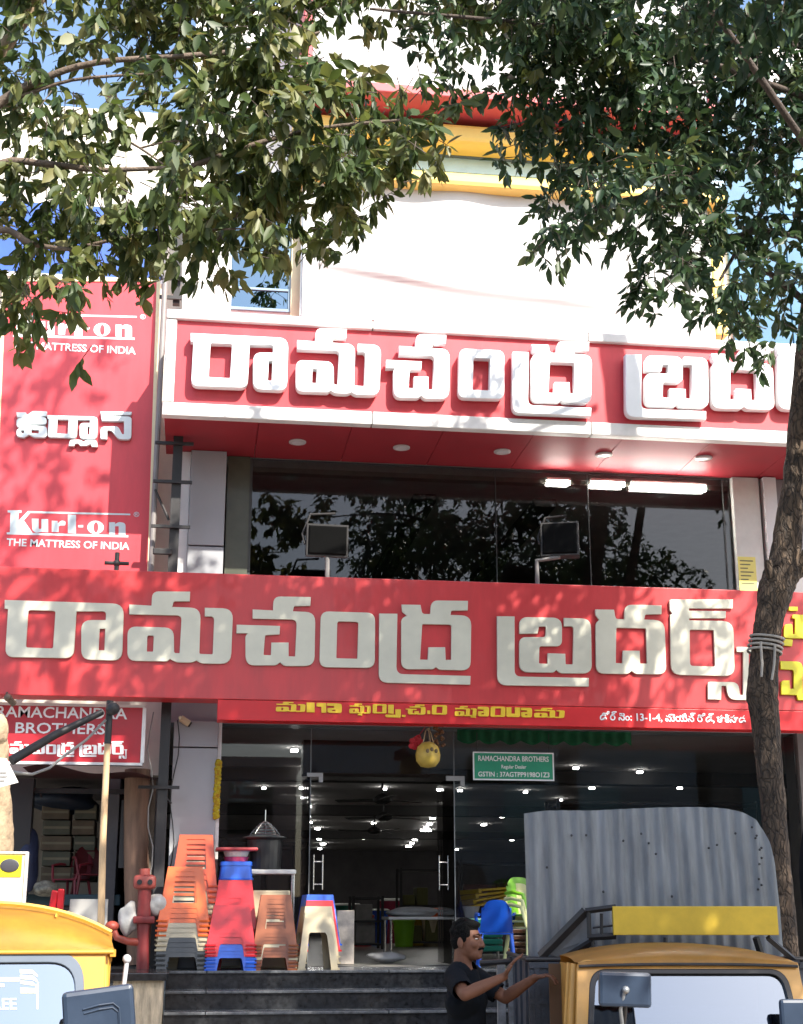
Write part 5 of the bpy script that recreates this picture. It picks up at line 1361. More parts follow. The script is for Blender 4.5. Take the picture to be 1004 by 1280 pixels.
RB = [(548, 30, 36, .9), (580, 70, 26, .7), (566, 10, 44, 1), (620, 20, 44, .9), (690, 30, 60, 1), (690, 110, 55, 1), (645, 112, 30, .75), (622, 95, 20, .5), (650, 160, 34, 1), (770, 50, 70, 1), (850, 40, 60, 1), (920, 55, 45, .9), (780, 145, 62, 1), (715, 175, 52, 1), (855, 190, 62, 1), (905, 150, 30, .6), (960, 60, 60, 1), (985, 150, 60, 1), (935, 195, 60, .85), (820, 245, 62, 1), (745, 235, 48, 1), (700, 245, 38, .9), (684, 300, 24, .8), (715, 290, 30, .85), (740, 265, 28, .7), (870, 300, 58, 1), (822, 320, 34, .9), (805, 352, 22, .7), (845, 352, 36, 1), (930, 270, 52, .9), (940, 340, 50, 1), (900, 360, 36, .9), (990, 260, 55, 1), (995, 350, 55, 1), (950, 400, 34, .9), (925, 412, 22, .8), (985, 415, 32, .8), (880, 205, 45, .9),
      (900, -40, 60, .8), (1030, -30, 90, 1), (1080, 120, 100, 1), (1090, 280, 100, 1), (1080, 400, 60, 1)]
rbl = []
rs_ = np.random.default_rng(3)
for (px, py, r_, de) in RB:
    Yb = 9.5 + rs_.uniform(-.7, .7)
    rbl.append(px_blob(px, py, Yb, r_ * .86, de * (.55 if px > 875 and py > 60 else .8)))
# unseen crown clumps added around the frame to shade shop front and street
for (x, y, z, r_, n) in ((3.0, 6.6, 7.4, 1.0, 150), (2.3, 8.2, 8.0, .5, 40), (3.6, 5.4, 5.9, 1.0, 140), (5.0, 5.6, 6.4, 1.0, 150), (4.6, 6.6, 6.9, 1.2, 170), (4.3, 4.2, 6.2, 1.3, 190), (3.0, 4.4, 6.4, 1.0, 130), (5.6, 4.8, 6.0, 1.3, 180), (5.8, 7.5, 6.6, 1.2, 160), (6.8, 6.5, 6.4, 1.3, 150)):
    rbl.append(((x, y, z), (r_, r_, r_ * .75), int(n * 3.0)))
def shade_blob(px, py, Yp, Yb, r_, n, f=.7):
    """a clump of the crown on the sun's side of a given spot of the shop front"""
    p = P(px, py, Yp); c = p - SUN_DIR * ((p.y - Yb) / SUN_DIR.y)
    return (tuple(c), (r_, r_, r_ * f), n)
# crown clumps added to shade most of the lower sign, leaving small gaps
for (px, py, r_, n) in ((520, 800, .75, 330), (610, 760, .6, 200), (620, 840, .55, 170), (430, 790, .6, 210), (700, 820, .5, 120), (760, 770, .55, 150), (830, 840, .55, 120), (860, 760, .5, 120), (930, 800, .6, 170), (980, 870, .6, 140), (340, 760, .55, 170), (350, 830, .5, 110), (720, 870, .45, 70), (460, 870, .5, 110), (560, 880, .5, 120), (1040, 800, .8, 250)):
    rbl.append(shade_blob(px, py, YL, 9.3, r_, int(n * .31)))
for (px, py, Yp, r_, n) in ((700, 1080, 9.2, .7, 230), (800, 1060, 9.2, .7, 230), (900, 1070, 9.2, .7, 230), (960, 1120, 9.2, .6, 150), (820, 1190, 8.3, .6, 160), (930, 1190, 8.3, .6, 160), (740, 1190, 8.3, .5, 120)):  # clumps added nearer the viewer to shade the sheet and the cab
    rbl.append(shade_blob(px, py, Yp, 4.9, r_, n))

m1, m2 = leaves_mesh('right_crown', rbl, .106, 5, droop=.45, per=8); crn = link_mesh('crown', m1, LEAF_R, rt); link_mesh('twigs', m2, BARK_BR, crn)
q = MB()
for (a, b) in (((1.0, 8.7, 7.9), (5.0, 9.2, 7.6)), ((3.2, 6.6, 7.0), (5.1, 9.8, 6.6)), ((4.3, 4.2, 6.0), (5.0, 9.6, 5.6)), ((4.5, 9.2, 9.4), (5.2, 9.9, 7.8)), ((6.8, 6.5, 6.2), (5.2, 9.9, 6.0)), ((1.9, 6.9, 7.7), (4.0, 8.4, 6.9))):
    a = Vector(a); b = Vector(b); m_ = (a + b) / 2 + Vector((0, 0, .25))
    a_, b_ = densify([b, m_, a], [.028, .02, .010], 5); q.tube(a_, b_, 7, noise=.05)
q.build('branch', BARK_BR, rt, smooth=1.2)
# rope round the trunk
rp = MB()
for py in (797, 803, 809, 815):
    c = P(958.5 - (py - 800) * .18, py, YR); rr = 20.5 / scale_at(c)
    rp.tube([(c.x + rr * math.cos(t * math.pi / 14), c.y + rr * math.sin(t * math.pi / 14), c.z + .02 * math.sin(t * math.pi / 14 + py)) for t in range(29)], .010, 6, cap=False)
for (pa) in ([(951, 802), (953, 830), (952, 846)], [(969, 806), (968, 830), (965, 850)]):
    rp.tube([P(a, b, YR - .15) for a, b in pa], .010, 6)
ro = rp.build('rope', mat('pale_rope', (0.36, 0.33, 0.29), 0.8, var=.15), at=P(966, 805, YR)); tag(ro, 'pale rope wound round the leaning tree trunk with two loose ends', 'rope')

# left tree
YT = 9.0
lt = thing('street_tree', 'pale trunked street tree at the left edge with a wide dark leafy crown', 'tree', P(-14, 1290, YT))
q = MB()
tl = [(-24, 1330, 36), (-24, 1180, 37), (-21, 1080, 36), (-18, 1040, 34), (-22, 990, 33), (-24, 930, 33), (-36, 890, 31), (-44, 850, 30), (-48, 740, 28), (-60, 600, 27), (-66, 400, 25), (-60, 250, 22), (-40, 140, 18), (0, 60, 13), (60, -20, 9)]
pts = [P(a, b, YT) for a, b, r_ in tl]
p2, r2 = densify(pts, [r_ / scale_at(p) for p, (a, b, r_) in zip(pts, tl)])
q.tube(p2, r2, 22, noise=.05); q.ball(P(-2, 915, YT - .05), (.06, .08, .11), 12, 8)
q.build('trunk', BARK_L, lt, smooth=1.2)
q = MB()
for pl_, r0 in (([(-55, 180), (0, 128), (50, 100), (120, 78), (230, 70)], .036), ([(-30, 130), (20, 122), (90, 100), (190, 92)], .018), ([(-60, 260), (0, 205), (60, 205), (120, 212), (180, 211), (240, 208)], .028), ([(105, 140), (140, 165), (175, 185), (205, 206)], .014), ([(175, 185), (210, 177), (250, 175)], .008), ([(-60, 330), (0, 287), (40, 305), (90, 312)], .03), ([(240, 208), (320, 180), (400, 160), (500, 150)], .022), ([(230, 70), (330, 60), (400, 40)], .02), ([(90, 312), (140, 300), (200, 290), (320, 285)], .014)):
    ps = [P(a, b, YT - .55 - .06 * i) for i, (a, b) in enumerate(pl_)]
    a_, b_ = densify(ps, list(np.linspace(r0, r0 * .4, len(ps))), 4); q.tube(a_, b_, 8, noise=.08)
q.build('branch', mat('pale_branch_bark', (0.13, 0.095, 0.07), 0.85, var=.4, scale=12, bump=.5), lt, smooth=1.2)
LB = [(25, 20, 42, .8), (95, 20, 45, .8), (165, 25, 55, 1), (250, 35, 65, 1), (330, 45, 58, 1), (385, 40, 42, 1), (398, 85, 26, .9), (30, 75, 45, .55), (120, 60, 36, .45), (35, 150, 50, .8), (80, 170, 50, .9), (75, 120, 26, .4), (150, 150, 44, .9), (220, 115, 50, 1), (250, 170, 58, 1), (310, 120, 55, 1), (345, 185, 58, 1), (390, 140, 48, 1), (440, 105, 26, .45), (450, 150, 46, 1), (505, 148, 42, .95), (550, 160, 30, .85), (430, 200, 48, 1), (480, 205, 40, .9), (520, 195, 30, .8), (465, 245, 22, .8), (420, 255, 38, 1), (435, 290, 18, .8), (400, 280, 30, 1), (355, 260, 45, 1), (300, 250, 55, 1), (330, 300, 24, .9), (270, 290, 36, 1), (230, 260, 50, 1), (205, 310, 26, .9), (170, 280, 48, 1), (160, 312, 20, .8), (110, 260, 50, 1), (120, 300, 30, .8), (50, 240, 52, .9), (30, 300, 36, .8), (20, 350, 24, .9), (60, 350, 24, .8), (85, 375, 26, .9), (40, 385, 26, .8), (15, 400, 18, .6), (102, 398, 13, .6), (95, 335, 20, .6),
      (60, -60, 80, 1), (200, -50, 90, 1), (330, -30, 60, .9), (-60, 60, 70, 1), (-70, 200, 80, 1), (-60, 330, 70, 1)]
lbl = []
for (px, py, r_, de) in LB:
    Yb = 8.6 + rs_.uniform(-.6, .6)
    lbl.append(px_blob(px, py, Yb, r_ * .86, de * (.75 if px < 215 and py < 190 else (1.0 if px < 400 else .85))))
for (px, py, Yp, r_, n) in ((40, 478, YK, .36, 75), (95, 470, YK, .3, 38), (20, 520, YK, .3, 42), (40, 610, YK, .36, 60), (90, 625, YK, .3, 36), (20, 650, YK, .3, 40), (60, 560, YK, .2, 10), (10, 690, YK, .3, 30),
        (40, 740, YL, .5, 120), (130, 760, YL, .5, 150), (200, 740, YL, .5, 150), (260, 790, YL, .55, 200), (60, 790, YL, .45, 110), (160, 810, YL, .4, 80), (240, 720, YL, .5, 130), (300, 860, YL, .4, 60), (300, 730, YL, .5, 120)):
    lbl.append(shade_blob(px, py, Yp, 9.0, r_, int(n * .31)))  # clumps added to shade the mattress sign and the lower sign's left part
m1, m2 = leaves_mesh('left_crown', lbl, .116, 9, droop=.85, per=8); crn = link_mesh('crown', m1, LEAF_L, lt); link_mesh('twigs', m2, BARK_BR, crn)
# paper tied on the left trunk
q = MB(); A = [P(-30, 945, 8.62), P(8, 948, 8.62), P(23, 978, 8.62), P(-30, 992, 8.62)]; q.prism(A, (0, .006, 0))
pn = q.build('paper_notice', PAPER, at=P(0, 970, 8.62)); tag(pn, 'white paper notice wrapped on the pale trunk at the left edge', 'paper')
q = MB()
for i, (a, b, c, d) in enumerate(((-6, 964, 8, 966), (-2, 969, 9, 971), (-6, 974, 6, 976))):
    x0_, x1_, z0_, z1_ = rect(a, b, c, d, 8.615); q.box((x0_, 8.613, z0_), (x1_, 8.6195, z1_))
q.build('print_lines', mat('grey_print', (0.3, 0.3, 0.3), .7), pn)
# yellow and black round sign plate leaning behind the left roof
yp = thing('yellow_plate', 'white edged yellow plate with a dark oval, standing behind the left yellow roof', 'plate', P(20, 1140, 8.1))
x0_, x1_, z0_, z1_ = rect(-20, 1067, 30, 1142, 8.1)
q = MB(); q.box((x0_, 8.1, z0_), (x1_, 8.13, z1_)); q.build('plate', mat('cream_plate', (0.60, 0.50, 0.38), .6, var=.08), yp)
q = MB(); xa_, xb_, za_, zb2_ = rect(-20, 1069, 27, 1096, 8.095); q.box((xa_, 8.094, za_), (xb_, 8.0995, zb2_), bev=.002); q.build('yellow_mark', mat('lemon_print', (0.62, 0.60, 0.01), .5), yp)
q = MB(); c = P(12, 1082, 8.09); q.ball(c, (.05, .004, .035), 16, 8); q.build('oval', mat('dark_print2', (0.04, 0.04, 0.05), .5), yp)
q = MB(); q.box((x1_, 8.09, z0_), (x1_ + .012, 8.14, z1_ + .01)); q.box((x0_, 8.09, z1_ + .0005), (x1_ - .001, 8.14, z1_ + .01)); q.build('edge', TRIM, yp)
q = MB(); x = P(5, 1140, 8.14).x; q.tube([(x, 8.16, 0), (x, 8.16, z1_ - .05)], .02, 8); q.build('stand', STEEL, yp)

# ------------------------------------------------------------------ three wheelers
def rounded_rect(x0, x1, z0, z1, r, seg=5):
    return fillet([(x0, z0, r), (x1, z0, r), (x1, z1, r), (x0, z1, r)], seg)
def wheel(parent, c, r, w_):
    q = MB(); c = Vector(c); R = Matrix.Translation(c) @ Matrix.Rotation(math.pi / 2, 4, 'Y')
    q.lathe((0, 0, 0), [(r * .62, -w_ / 2), (r * .93, -w_ / 2), (r, -w_ * .3), (r, w_ * .3), (r * .93, w_ / 2), (r * .62, w_ / 2)], 28)
    for v in q.bm.verts: v.co = R @ v.co
    wh = q.build('wheel', RUBBER, parent, local=True, smooth=.7)
    q = MB(); q.lathe((0, 0, 0), [(.03, -w_ * .42), (r * .5, -w_ * .25), (r * .63, -w_ * .45), (r * .63, w_ * .45), (r * .5, w_ * .25), (.03, w_ * .42)], 20)
    for v in q.bm.verts: v.co = R @ v.co
    q.build('rim', ALU, wh, local=True)
def mirror(parent, base, c, w_, h_, tilt, m=MIRR, rz=0.0, ridge=True):
    c = Vector(c)
    M = Matrix.Translation(c) @ Matrix.Rotation(rz, 4, 'Z') @ Matrix.Rotation(tilt, 4, 'Y')
    q = MB(); q.box((-w_ / 2, -.03, -h_ / 2), (w_ / 2, .02, h_ / 2), M, bev=.018)
    if ridge:
        pts = [(-w_ * .22, -.032, h_ * .16), (0, -.034, h_ * .2), (w_ * .2, -.032, h_ * .2), (w_ * .28, -.032, h_ * .1), (w_ * .28, -.032, -h_ * .3)]
        for o_ in (0, .014): q.tube([M @ (Vector(p) * (1 - o_ * 4) + Vector((0, -.001, -o_))) for p in pts], .0035, 6)
    mi = q.build('mirror', m, parent, local=True)
    q = MB(); q.box((-w_ / 2 + .015, .0205, -h_ / 2 + .015), (w_ / 2 - .015, .024, h_ / 2 - .015), M); q.build('mirror_glass', mat('mirror_silver', (.8, .8, .82), .03, metal=1, var=0), mi, local=True)
    q = MB(); q.tube([Vector(base), (Vector(base) + c) / 2 + Vector((.0, -.05, .0)), c + Vector((0, -.02, -h_ * .1))], .010, 8); q.build('stalk', DARK_STEEL, mi, local=True, smooth=1.2)
    return mi

# passenger three wheeler at the left (origin on the road under its nose, nose towards the viewer)
YA = 6.4
ax = P(-46, 1190, YA).x
ARZ = math.radians(5.0)
au = thing('auto_rickshaw', 'yellow roofed passenger auto rickshaw at the lower left edge, seen from the front', 'auto rickshaw', (ax, YA, 0.0), None, ARZ)
zr_ = P(100, 1184, YA).z                       # top of the windscreen
hw = P(141, 1195, YA).x - ax                   # half width of the roof
crown_z = P(0, 1145, YA + .12).z
def roof_ring(y, dz, f, c=1.0):
    pts = []
    for i in range(21):
        t_ = -1 + 2 * i / 20
        pts.append((hw * t_ * f, y, zr_ + dz + (crown_z - zr_) * c * (1 - abs(t_) ** 2.6)))
    return pts
q = MB()
up_ = [roof_ring(-.035, -.012, 1.0, .0), roof_ring(-.03, .0, 1.0, .12), roof_ring(-.015, .0, 1.0, .5), roof_ring(.03, .0, 1.0, .82), roof_ring(.10, .01, 1.0, .98), roof_ring(.22, .02, 1.0), roof_ring(.5, .05, 1.02), roof_ring(1.2, .05, 1.02), roof_ring(1.75, .0, 1.0), roof_ring(1.85, -.06, .98)]
q.loft(up_, closed=False); bmesh.ops.solidify(q.bm, geom=q.bm.faces[:], thickness=-.018)
q.build('roof', TAXI, au, local=True, smooth=.9)
q = MB()
q.tube([(x_, y_ - .025, z_ - .012) for x_, y_, z_ in roof_ring(-.012, -.008, 1.0, .0)], .009, 8); 
for s in (-1, 1): q.box((s * hw - .012, .0, zr_ - .04), (s * hw + .012, 1.8, zr_ - .012))
q.build('roof_rim', TAXI_D, au, local=True, smooth=1)
q = MB()
for y_ in (.34, .95, 1.5): q.tube([(x_, y_, z_ + .056) for x_, y2_, z_ in roof_ring(y_, .0, 1.0)], .012, 6)
for t_ in (4, 16): q.tube([roof_ring(y_, .02 + .03 * min(1, y_ / .5), 1.0)[t_] for y_ in (.22, .5, 1.2)], .006, 6)
q.build('roof_seam', TAXI, au, local=True, smooth=1)
# front bulge under the roof edge down to the windscreen frame
def tilt(p, y0, z0, k): return (p[0], y0 - (z0 - p[1]) * k, p[1])
KT_ = .20
ws_top = zr_ - .012; ws_bot = .98
outer = fillet([(-hw + .02, ws_bot - .06), (hw - .02, ws_bot - .06), (hw - .035, ws_top + .01, .02), (-hw + .035, ws_top + .01, .02)], 4)
inner = fillet([(-hw + .10, ws_bot, .06), (hw - .10, ws_bot, .06), (hw - .125, ws_top - .012, .13), (-hw + .125, ws_top - .012, .13)], 8)
me = fill2d([outer, inner], .02, .004)
me.transform(Matrix(((1, 0, 0, 0), (0, KT_, -1, -KT_ * zr_ + .0), (0, 1, 0, 0), (0, 0, 0, 1)))); link_mesh('windscreen_frame', me, TAXI_D, au, local=True)
in2 = fillet([(-hw + .125, ws_bot + .025, .05), (hw - .125, ws_bot + .025, .05), (hw - .15, ws_top - .045, .11), (-hw + .15, ws_top - .045, .11)], 8)
inn = fillet([(-hw + .097, ws_bot - .003, .06), (hw - .097, ws_bot - .003, .06), (hw - .122, ws_top - .009, .13), (-hw + .122, ws_top - .009, .13)], 8)
me = fill2d([inn, in2], .012, .004); me.transform(Matrix(((1, 0, 0, 0), (0, KT_, -1, -KT_ * zr_ - .012), (0, 1, 0, 0), (0, 0, 0, 1)))); link_mesh('rubber_seal', me, FRAME_BL, au, local=True)
me = fill2d([in2], .003); me.transform(Matrix(((1, 0, 0, 0), (0, KT_, -1, -KT_ * zr_), (0, 1, 0, 0), (0, 0, 0, 1)))); wsc = link_mesh('windscreen', me, GL_WS, au, local=True)
# stickers on the windscreen
STK = mat('pale_yellow_sticker', (0.66, 0.64, 0.42), .5, var=.05)
def wpt(px, py):
    d = ray(px, py)
    # plane y - YA = KT_*(z - zr_) - .0055
    k = (YA - .006 - KT_ * zr_ - CAM.y + KT_ * CAM.z) / (d.y - KT_ * d.z)
    return CAM + d * k
def stick(poly, nm='sticker'):
    q = MB(); ps = [wpt(a, b) for a, b in poly]; q.prism(ps, (0, -.002, 0)); return q.build(nm, STK, wsc)
for poly in ([(-30, 1222), (23, 1222), (23, 1227), (-30, 1227)], [(24, 1212), (40, 1213), (46, 1219), (46, 1222), (40, 1218), (24, 1217)], [(24, 1219), (40, 1220), (45, 1225), (45, 1228), (39, 1225), (24, 1224)], [(24, 1226), (40, 1228), (44, 1232), (38, 1232), (24, 1230)], [(24, 1235), (42, 1236), (46, 1228), (47, 1228), (46, 1262), (44, 1262), (44, 1242), (24, 1242)], [(-10, 1230), (4, 1230), (4, 1234), (-10, 1234)]):
    stick(poly)
me = text_mesh('FREE', .001, .01)
A = wpt(-20, 1262); B = wpt(19, 1262); C_ = wpt(-20, 1248)
n_ = len(me.vertices); co = np.empty(n_ * 3); me.vertices.foreach_get('co', co); co = co.reshape(-1, 3)
u_ = (co[:, 0] - co[:, 0].min()) / (co[:, 0].max() - co[:, 0].min()); v_ = co[:, 1] / .7
base_ = np.array(A) + u_[:, None] * np.array(B - A) + v_[:, None] * np.array(C_ - A) - np.array([0, 1, 0]) * (co[:, 2:3] + .001) * 1.5
me.vertices.foreach_set('co', base_.ravel()); me.update(); link_mesh('lettering', me, STK, wsc)
# inside and body
q = MB(); q.box((-.55, .35, .85), (.55, .42, 1.3), bev=.03); q.box((-.55, .1, .62), (.55, .45, .80), bev=.03); q.build('seat', mat('dark_vinyl', (0.03, 0.028, 0.03), .5), au, local=True)
q = MB(); q.box((-hw + .03, 1.15, .35), (hw - .03, 1.7, 1.0), bev=.04); q.box((-hw + .03, .9, .35), (-hw + .07, 1.6, 1.05)); q.box((hw - .07, .9, .35), (hw - .03, 1.6, 1.05)); q.box((-hw + .06, 1.6, 1.0), (hw - .06, 1.68, zr_), bev=.02); q.build('rear_body', TAXI_D, au, local=True)
q = MB(); q.loft([[(-hw + .03, -.14, .95), (hw - .03, -.14, .95), (hw - .03, .1, .95), (-hw + .03, .1, .95)], [(-hw + .06, -.28, .7), (hw - .06, -.28, .7), (hw - .03, .2, .7), (-hw + .03, .2, .7)], [(-.38, -.32, .38), (.38, -.32, .38), (hw - .08, .3, .38), (-hw + .08, .3, .38)]]); q.build('front_body', TAXI_D, au, local=True)
q = MB(); q.box((-hw + .05, .2, .28), (hw - .05, 1.7, .36)); q.build('floor_pan', DARK_STEEL, au, local=True)
q = MB(); q.tube([(0, -.4, .58), (0, -.3, .58)], .10, 16); hl = q.build('headlight', ALU, au, local=True, smooth=1); q = MB(); q.tube([(0, -.41, .58), (0, -.402, .58)], .085, 16); q.build('lens', mat('lamp_lens', (.7, .7, .7), .1), hl, local=True)
for s in (-1, 1):
    q = MB(); q.tube([(s * (hw - .035), .03, zr_ - .03), (s * (hw - .02), -.06, 1.2), (s * (hw - .02), -.10, .95)], .022, 10); q.build('front_pillar', TAXI_D, au, local=True, smooth=1)
    q = MB(); q.box((s * (hw - .02) - .018, .16, .95), (s * (hw - .02) + .018, .20, zr_)); q.box((s * (hw - .02) - .018, .03, zr_ - .06), (s * (hw - .02) + .018, .92, zr_ - .03)); q.build('door_frame', TAXI, au, local=True)
    q = MB(); q.box((s * (hw - .02) - .01, .22, 1.0), (s * (hw - .02) + .01, .9, zr_ - .07)); q.build('side_curtain', mat('grey_brown_curtain', (0.10, 0.085, 0.075), .7), au, local=True)
q = MB(); q.tube([(hw + .03, .02, 1.2), (hw + .06, .02, zr_ - .06)], .010, 8); q.ball((hw + .06, .02, zr_ - .05), .019, 10, 8); q.build('grab_handle', mat('white_knob', (.42, .42, .44), .4), au, local=True, smooth=1)
wheel(au, (0, -.15, .22), .22, .1); wheel(au, (-.52, 1.3, .22), .22, .11); wheel(au, (.52, 1.3, .22), .22, .11)
q = MB(); q.box((-.07, -.36, .25), (.07, .02, .46), bev=.05); q.build('mudguard', TAXI_D, au, local=True)
mc = Matrix.Rotation(-ARZ, 3, 'Z') @ (P(124, 1270, YA - .35) - Vector((ax, YA, 0)))
mirror(au, (hw - .1, -.1, 1.05), mc, .275, .21, -.12)
mirror(au, (-hw + .1, -.1, 1.05), (-hw - .2, -.35, mc.z), .275, .21, .12)

# cargo three wheeler at the right
YV = 8.0
vx = P(858, 1200, YV).x
VRZ = math.radians(-8.0)
VI = Matrix.Rotation(-VRZ, 3, 'Z')
def VL(p): return VI @ (p - Vector((vx, YV, 0)))
ve = thing('cargo_three_wheeler', 'orange cabbed cargo three wheeler with a yellow header board, facing the viewer', 'three wheeler', (vx, YV, 0.0), None, VRZ)
zw = P(858, 1203, YV).z; hv = P(988, 1205, YV).x - vx; zcr = P(855, 1185, YV + .15).z
def vroof(y, dz, f, c=1.0):
    return [(hv * f * (-1 + 2 * i / 24), y, zw + dz + (zcr - zw) * c * (1 - abs(-1 + 2 * i / 24) ** 2.4)) for i in range(25)]
q = MB(); q.loft([vroof(-.045, -.012, 1.0, .15), vroof(-.04, .0, 1.005, .25), vroof(-.02, .0, 1.01, .5), vroof(.05, .0, 1.02, .8), vroof(.18, .012, 1.02), vroof(.4, .02, 1.02), vroof(.8, .02, 1.02), vroof(.86, -.06, 1.0)], closed=False); bmesh.ops.solidify(q.bm, geom=q.bm.faces[:], thickness=-.015); q.build('roof', TAXI2, ve, local=True, smooth=.9)
q = MB(); q.tube([(x_, y_ - .03, z_ - .02) for x_, y_, z_ in vroof(-.02, -.0, 1.0, .15)], .008, 8); q.build('drip_rail', DARK_STEEL, ve, local=True, smooth=1)
KV = .33; wb = .92; wt_ = zw - .02
outer = fillet([(-hv - .06, wb - .05), (hv + .06, wb - .05), (hv - .0, wt_ + .03, .05), (-hv + .0, wt_ + .03, .05)], 4)
inner = fillet([(-hv + .0, wb, .05), (hv - .0, wb, .05), (hv - .07, wt_ - .02, .09), (-hv + .07, wt_ - .02, .09)], 8)
TM = lambda off: Matrix(((1, 0, 0, 0), (0, KV, -1, -KV * zw + off), (0, 1, 0, 0), (0, 0, 0, 1)))
me = fill2d([outer, inner], .02, .004); me.transform(TM(0)); link_mesh('windscreen_frame', me, TAXI2, ve, local=True)
in2 = fillet([(-hv + .02, wb + .02, .04), (hv - .02, wb + .02, .04), (hv - .09, wt_ - .036, .075), (-hv + .09, wt_ - .036, .075)], 8)
inn = fillet([(-hv - .003, wb - .003, .05), (hv + .003, wb - .003, .05), (hv - .067, wt_ - .017, .09), (-hv + .067, wt_ - .017, .09)], 8)
me = fill2d([inn, in2], .012, .004); me.transform(TM(-.012)); link_mesh('rubber_seal', me, BLACK_PL, ve, local=True)
me = fill2d([in2], .003); me.transform(TM(0)); link_mesh('windscreen', me, GL_WS2, ve, local=True)
for s in (-1, 1):
    xs = s * (hv + .01)
    q = MB()
    for y_, wd in ((.06, .022), (.17, .012), (.30, .018)):
        q.tube([(xs, y_, zw - .01), (xs + s * .05, y_ - .06 * (1 if y_ < .1 else .2), .95)], wd, 8)
    q.build('door_pillar', TAXI2, ve, local=True, smooth=1)
    q = MB(); q.prism([(xs + s * .04, -.06, .95), (xs + s * .04, .8, .95), (xs + s * .07, .8, .35), (xs + s * .07, .0, .35)], (s * .02, 0, 0)); q.build('door', TAXI2, ve, local=True)
    q = MB(); q.box((xs - .02 - s * .02, .42, .9), (xs + .02 - s * .02, .85, zw - .02)); q.build('cab_corner', TAXI2, ve, local=True)
    q = MB(); q.prism([(xs - s * .035, .10, zw - .03), (xs - s * .035, .60, zw - .03), (xs + s * .03, .60, .95), (xs + s * .03, .06, .95)], (-s * .012, 0, 0)); q.build('dark_cab_infill', mat('dark_cab_shade', (0.05, .022, .012), .7, var=.3), ve, local=True)  # dark panel standing in for the shade inside the cab
q = MB(); q.box((-hv - .08, .8, .35), (hv + .08, .84, zw - .03)); q.build('cab_back', mat('dim_brown_panel', (0.10, 0.05, 0.02), .6, var=.2), ve, local=True)
q = MB(); q.loft([[(-hv - .1, -.22, .93), (hv + .1, -.22, .93), (hv + .1, .0, .93), (-hv - .1, .0, .93)], [(-hv - .08, -.36, .65), (hv + .08, -.36, .65), (hv + .12, .1, .65), (-hv - .12, .1, .65)], [(-.4, -.38, .38), (.4, -.38, .38), (hv + .1, .2, .38), (-hv - .1, .2, .38)]]); q.build('front_body', TAXI2, ve, local=True)
q = MB(); q.box((-.5, .35, .55), (.5, .78, .75), bev=.03); q.box((-.5, .68, .75), (.5, .78, 1.25), bev=.03); q.build('seat', MATS['dark_vinyl'], ve, local=True)
for s in (-1, 1):
    q = MB(); q.tube([(s * .42, -.42, .62), (s * .42, -.3, .62)], .085, 16); hl = q.build('headlight', ALU, ve, local=True, smooth=1); q = MB(); q.tube([(s * .42, -.43, .62), (s * .42, -.421, .62)], .07, 16); q.build('lens', MATS['lamp_lens'], hl, local=True)
# bed
BY0, BY1 = .95, 2.75
bwx0 = VL(P(662, 1240, YV + BY0 + .1)).x; bwx1 = VL(P(1006, 1240, YV + BY0 - .1)).x
zbt = P(720, 1204, YV + BY0).z; zbb = .62
q = MB(); q.box((bwx0, BY0, zbb), (bwx1, BY1, zbb + .05)); q.build('bed_floor', BED, ve, local=True)
def bedwall(x0, x1, y0, y1, nm='bed_side'):
    q = MB(); q.box((x0, y0, zbb + .051), (x1, y1, zbt))
    if x1 - x0 < .1:
        for k in range(4):
            yy = y0 + (y1 - y0) * (k + .15) / 4; q.box((x0 - .015 if x0 < 0 else x1, yy, zbb), (x0 if x0 < 0 else x1 + .015, yy + .04, zbt))
    else:
        q.box((x0, y0 - .016, zbt - .03), (x1, y0 - .0005, zbt + .004)); q.box((x0, y0 - .014, zbt - .24), (x1, y0 - .0005, zbt - .21))
        for k in range(5):
            xx = x0 + (x1 - x0) * (k + .1) / 5; q.box((xx, y0 - .012, zbb + .06), (xx + .03, y0 - .0005, zbt - .031))
    return q.build(nm, BED, ve, local=True)
bedwall(bwx0, bwx1, BY0, BY0 + .03, 'bed_front_panel'); bedwall(bwx0, bwx0 + .03, BY0 + .031, BY1); bedwall(bwx1 - .03, bwx1, BY0 + .031, BY1)
bedwall(bwx0, bwx1, BY1 + .001, BY1 + .03, 'tailgate')
q = MB(); q.tube([(bwx0 - .02, BY0 + .02, zbt + .02), (bwx1 + .02, BY0 + .02, zbt + .02)], .016, 8); q.tube([(bwx0, BY0 + .02, zbt + .02), (bwx0 - .0, BY1, zbt + .02)], .014, 8); q.tube([(bwx1, BY0 + .02, zbt + .02), (bwx1, BY1, zbt + .02)], .014, 8); q.build('bed_rail', DARK_STEEL, ve, local=True, smooth=1)
# header frame and yellow board
YH = YV + .9
def H(px, py, dy=0): return VL(P(px, py, YH + dy - math.tan(8 * math.pi / 180) * (P(px, py, YH).x - vx)))
q = MB()
def beam(a, b, w_): 
    q.tube([a, b], w_, 4)
beam(H(676, 1196, .1), H(732, 1139, .02), .030); beam(H(706, 1198, .1), H(742, 1176, .02), .022); beam(H(732, 1139), H(770, 1134), .018); beam(H(736, 1172), H(770, 1170), .02); beam(H(736, 1140), H(737, 1173), .014); beam(H(752, 1142), H(752, 1172), .010); beam(H(741, 1160), H(766, 1157), .006)
beam(H(960, 1172), H(1000, 1206, .1), .020); beam(H(945, 1172, .02), H(955, 1204, .06), .022); beam(H(832, 1172), H(832, 1190), .012); beam(H(741, 1176, .01), H(741, 1200, .02), .01)
beam(H(730, 1203, .04), H(1000, 1204, .04), .016)
q.build('header_frame', DARK_STEEL, ve, local=True)
q = MB(); q.prism([H(680, 1194, .13), H(733, 1144, .08), H(738, 1174, .08), H(712, 1194, .13)], (0, .012, 0)); q.build('header_gusset', mat('dull_grey_gusset', (0.16, 0.17, 0.18), .5, var=.2), ve, local=True)
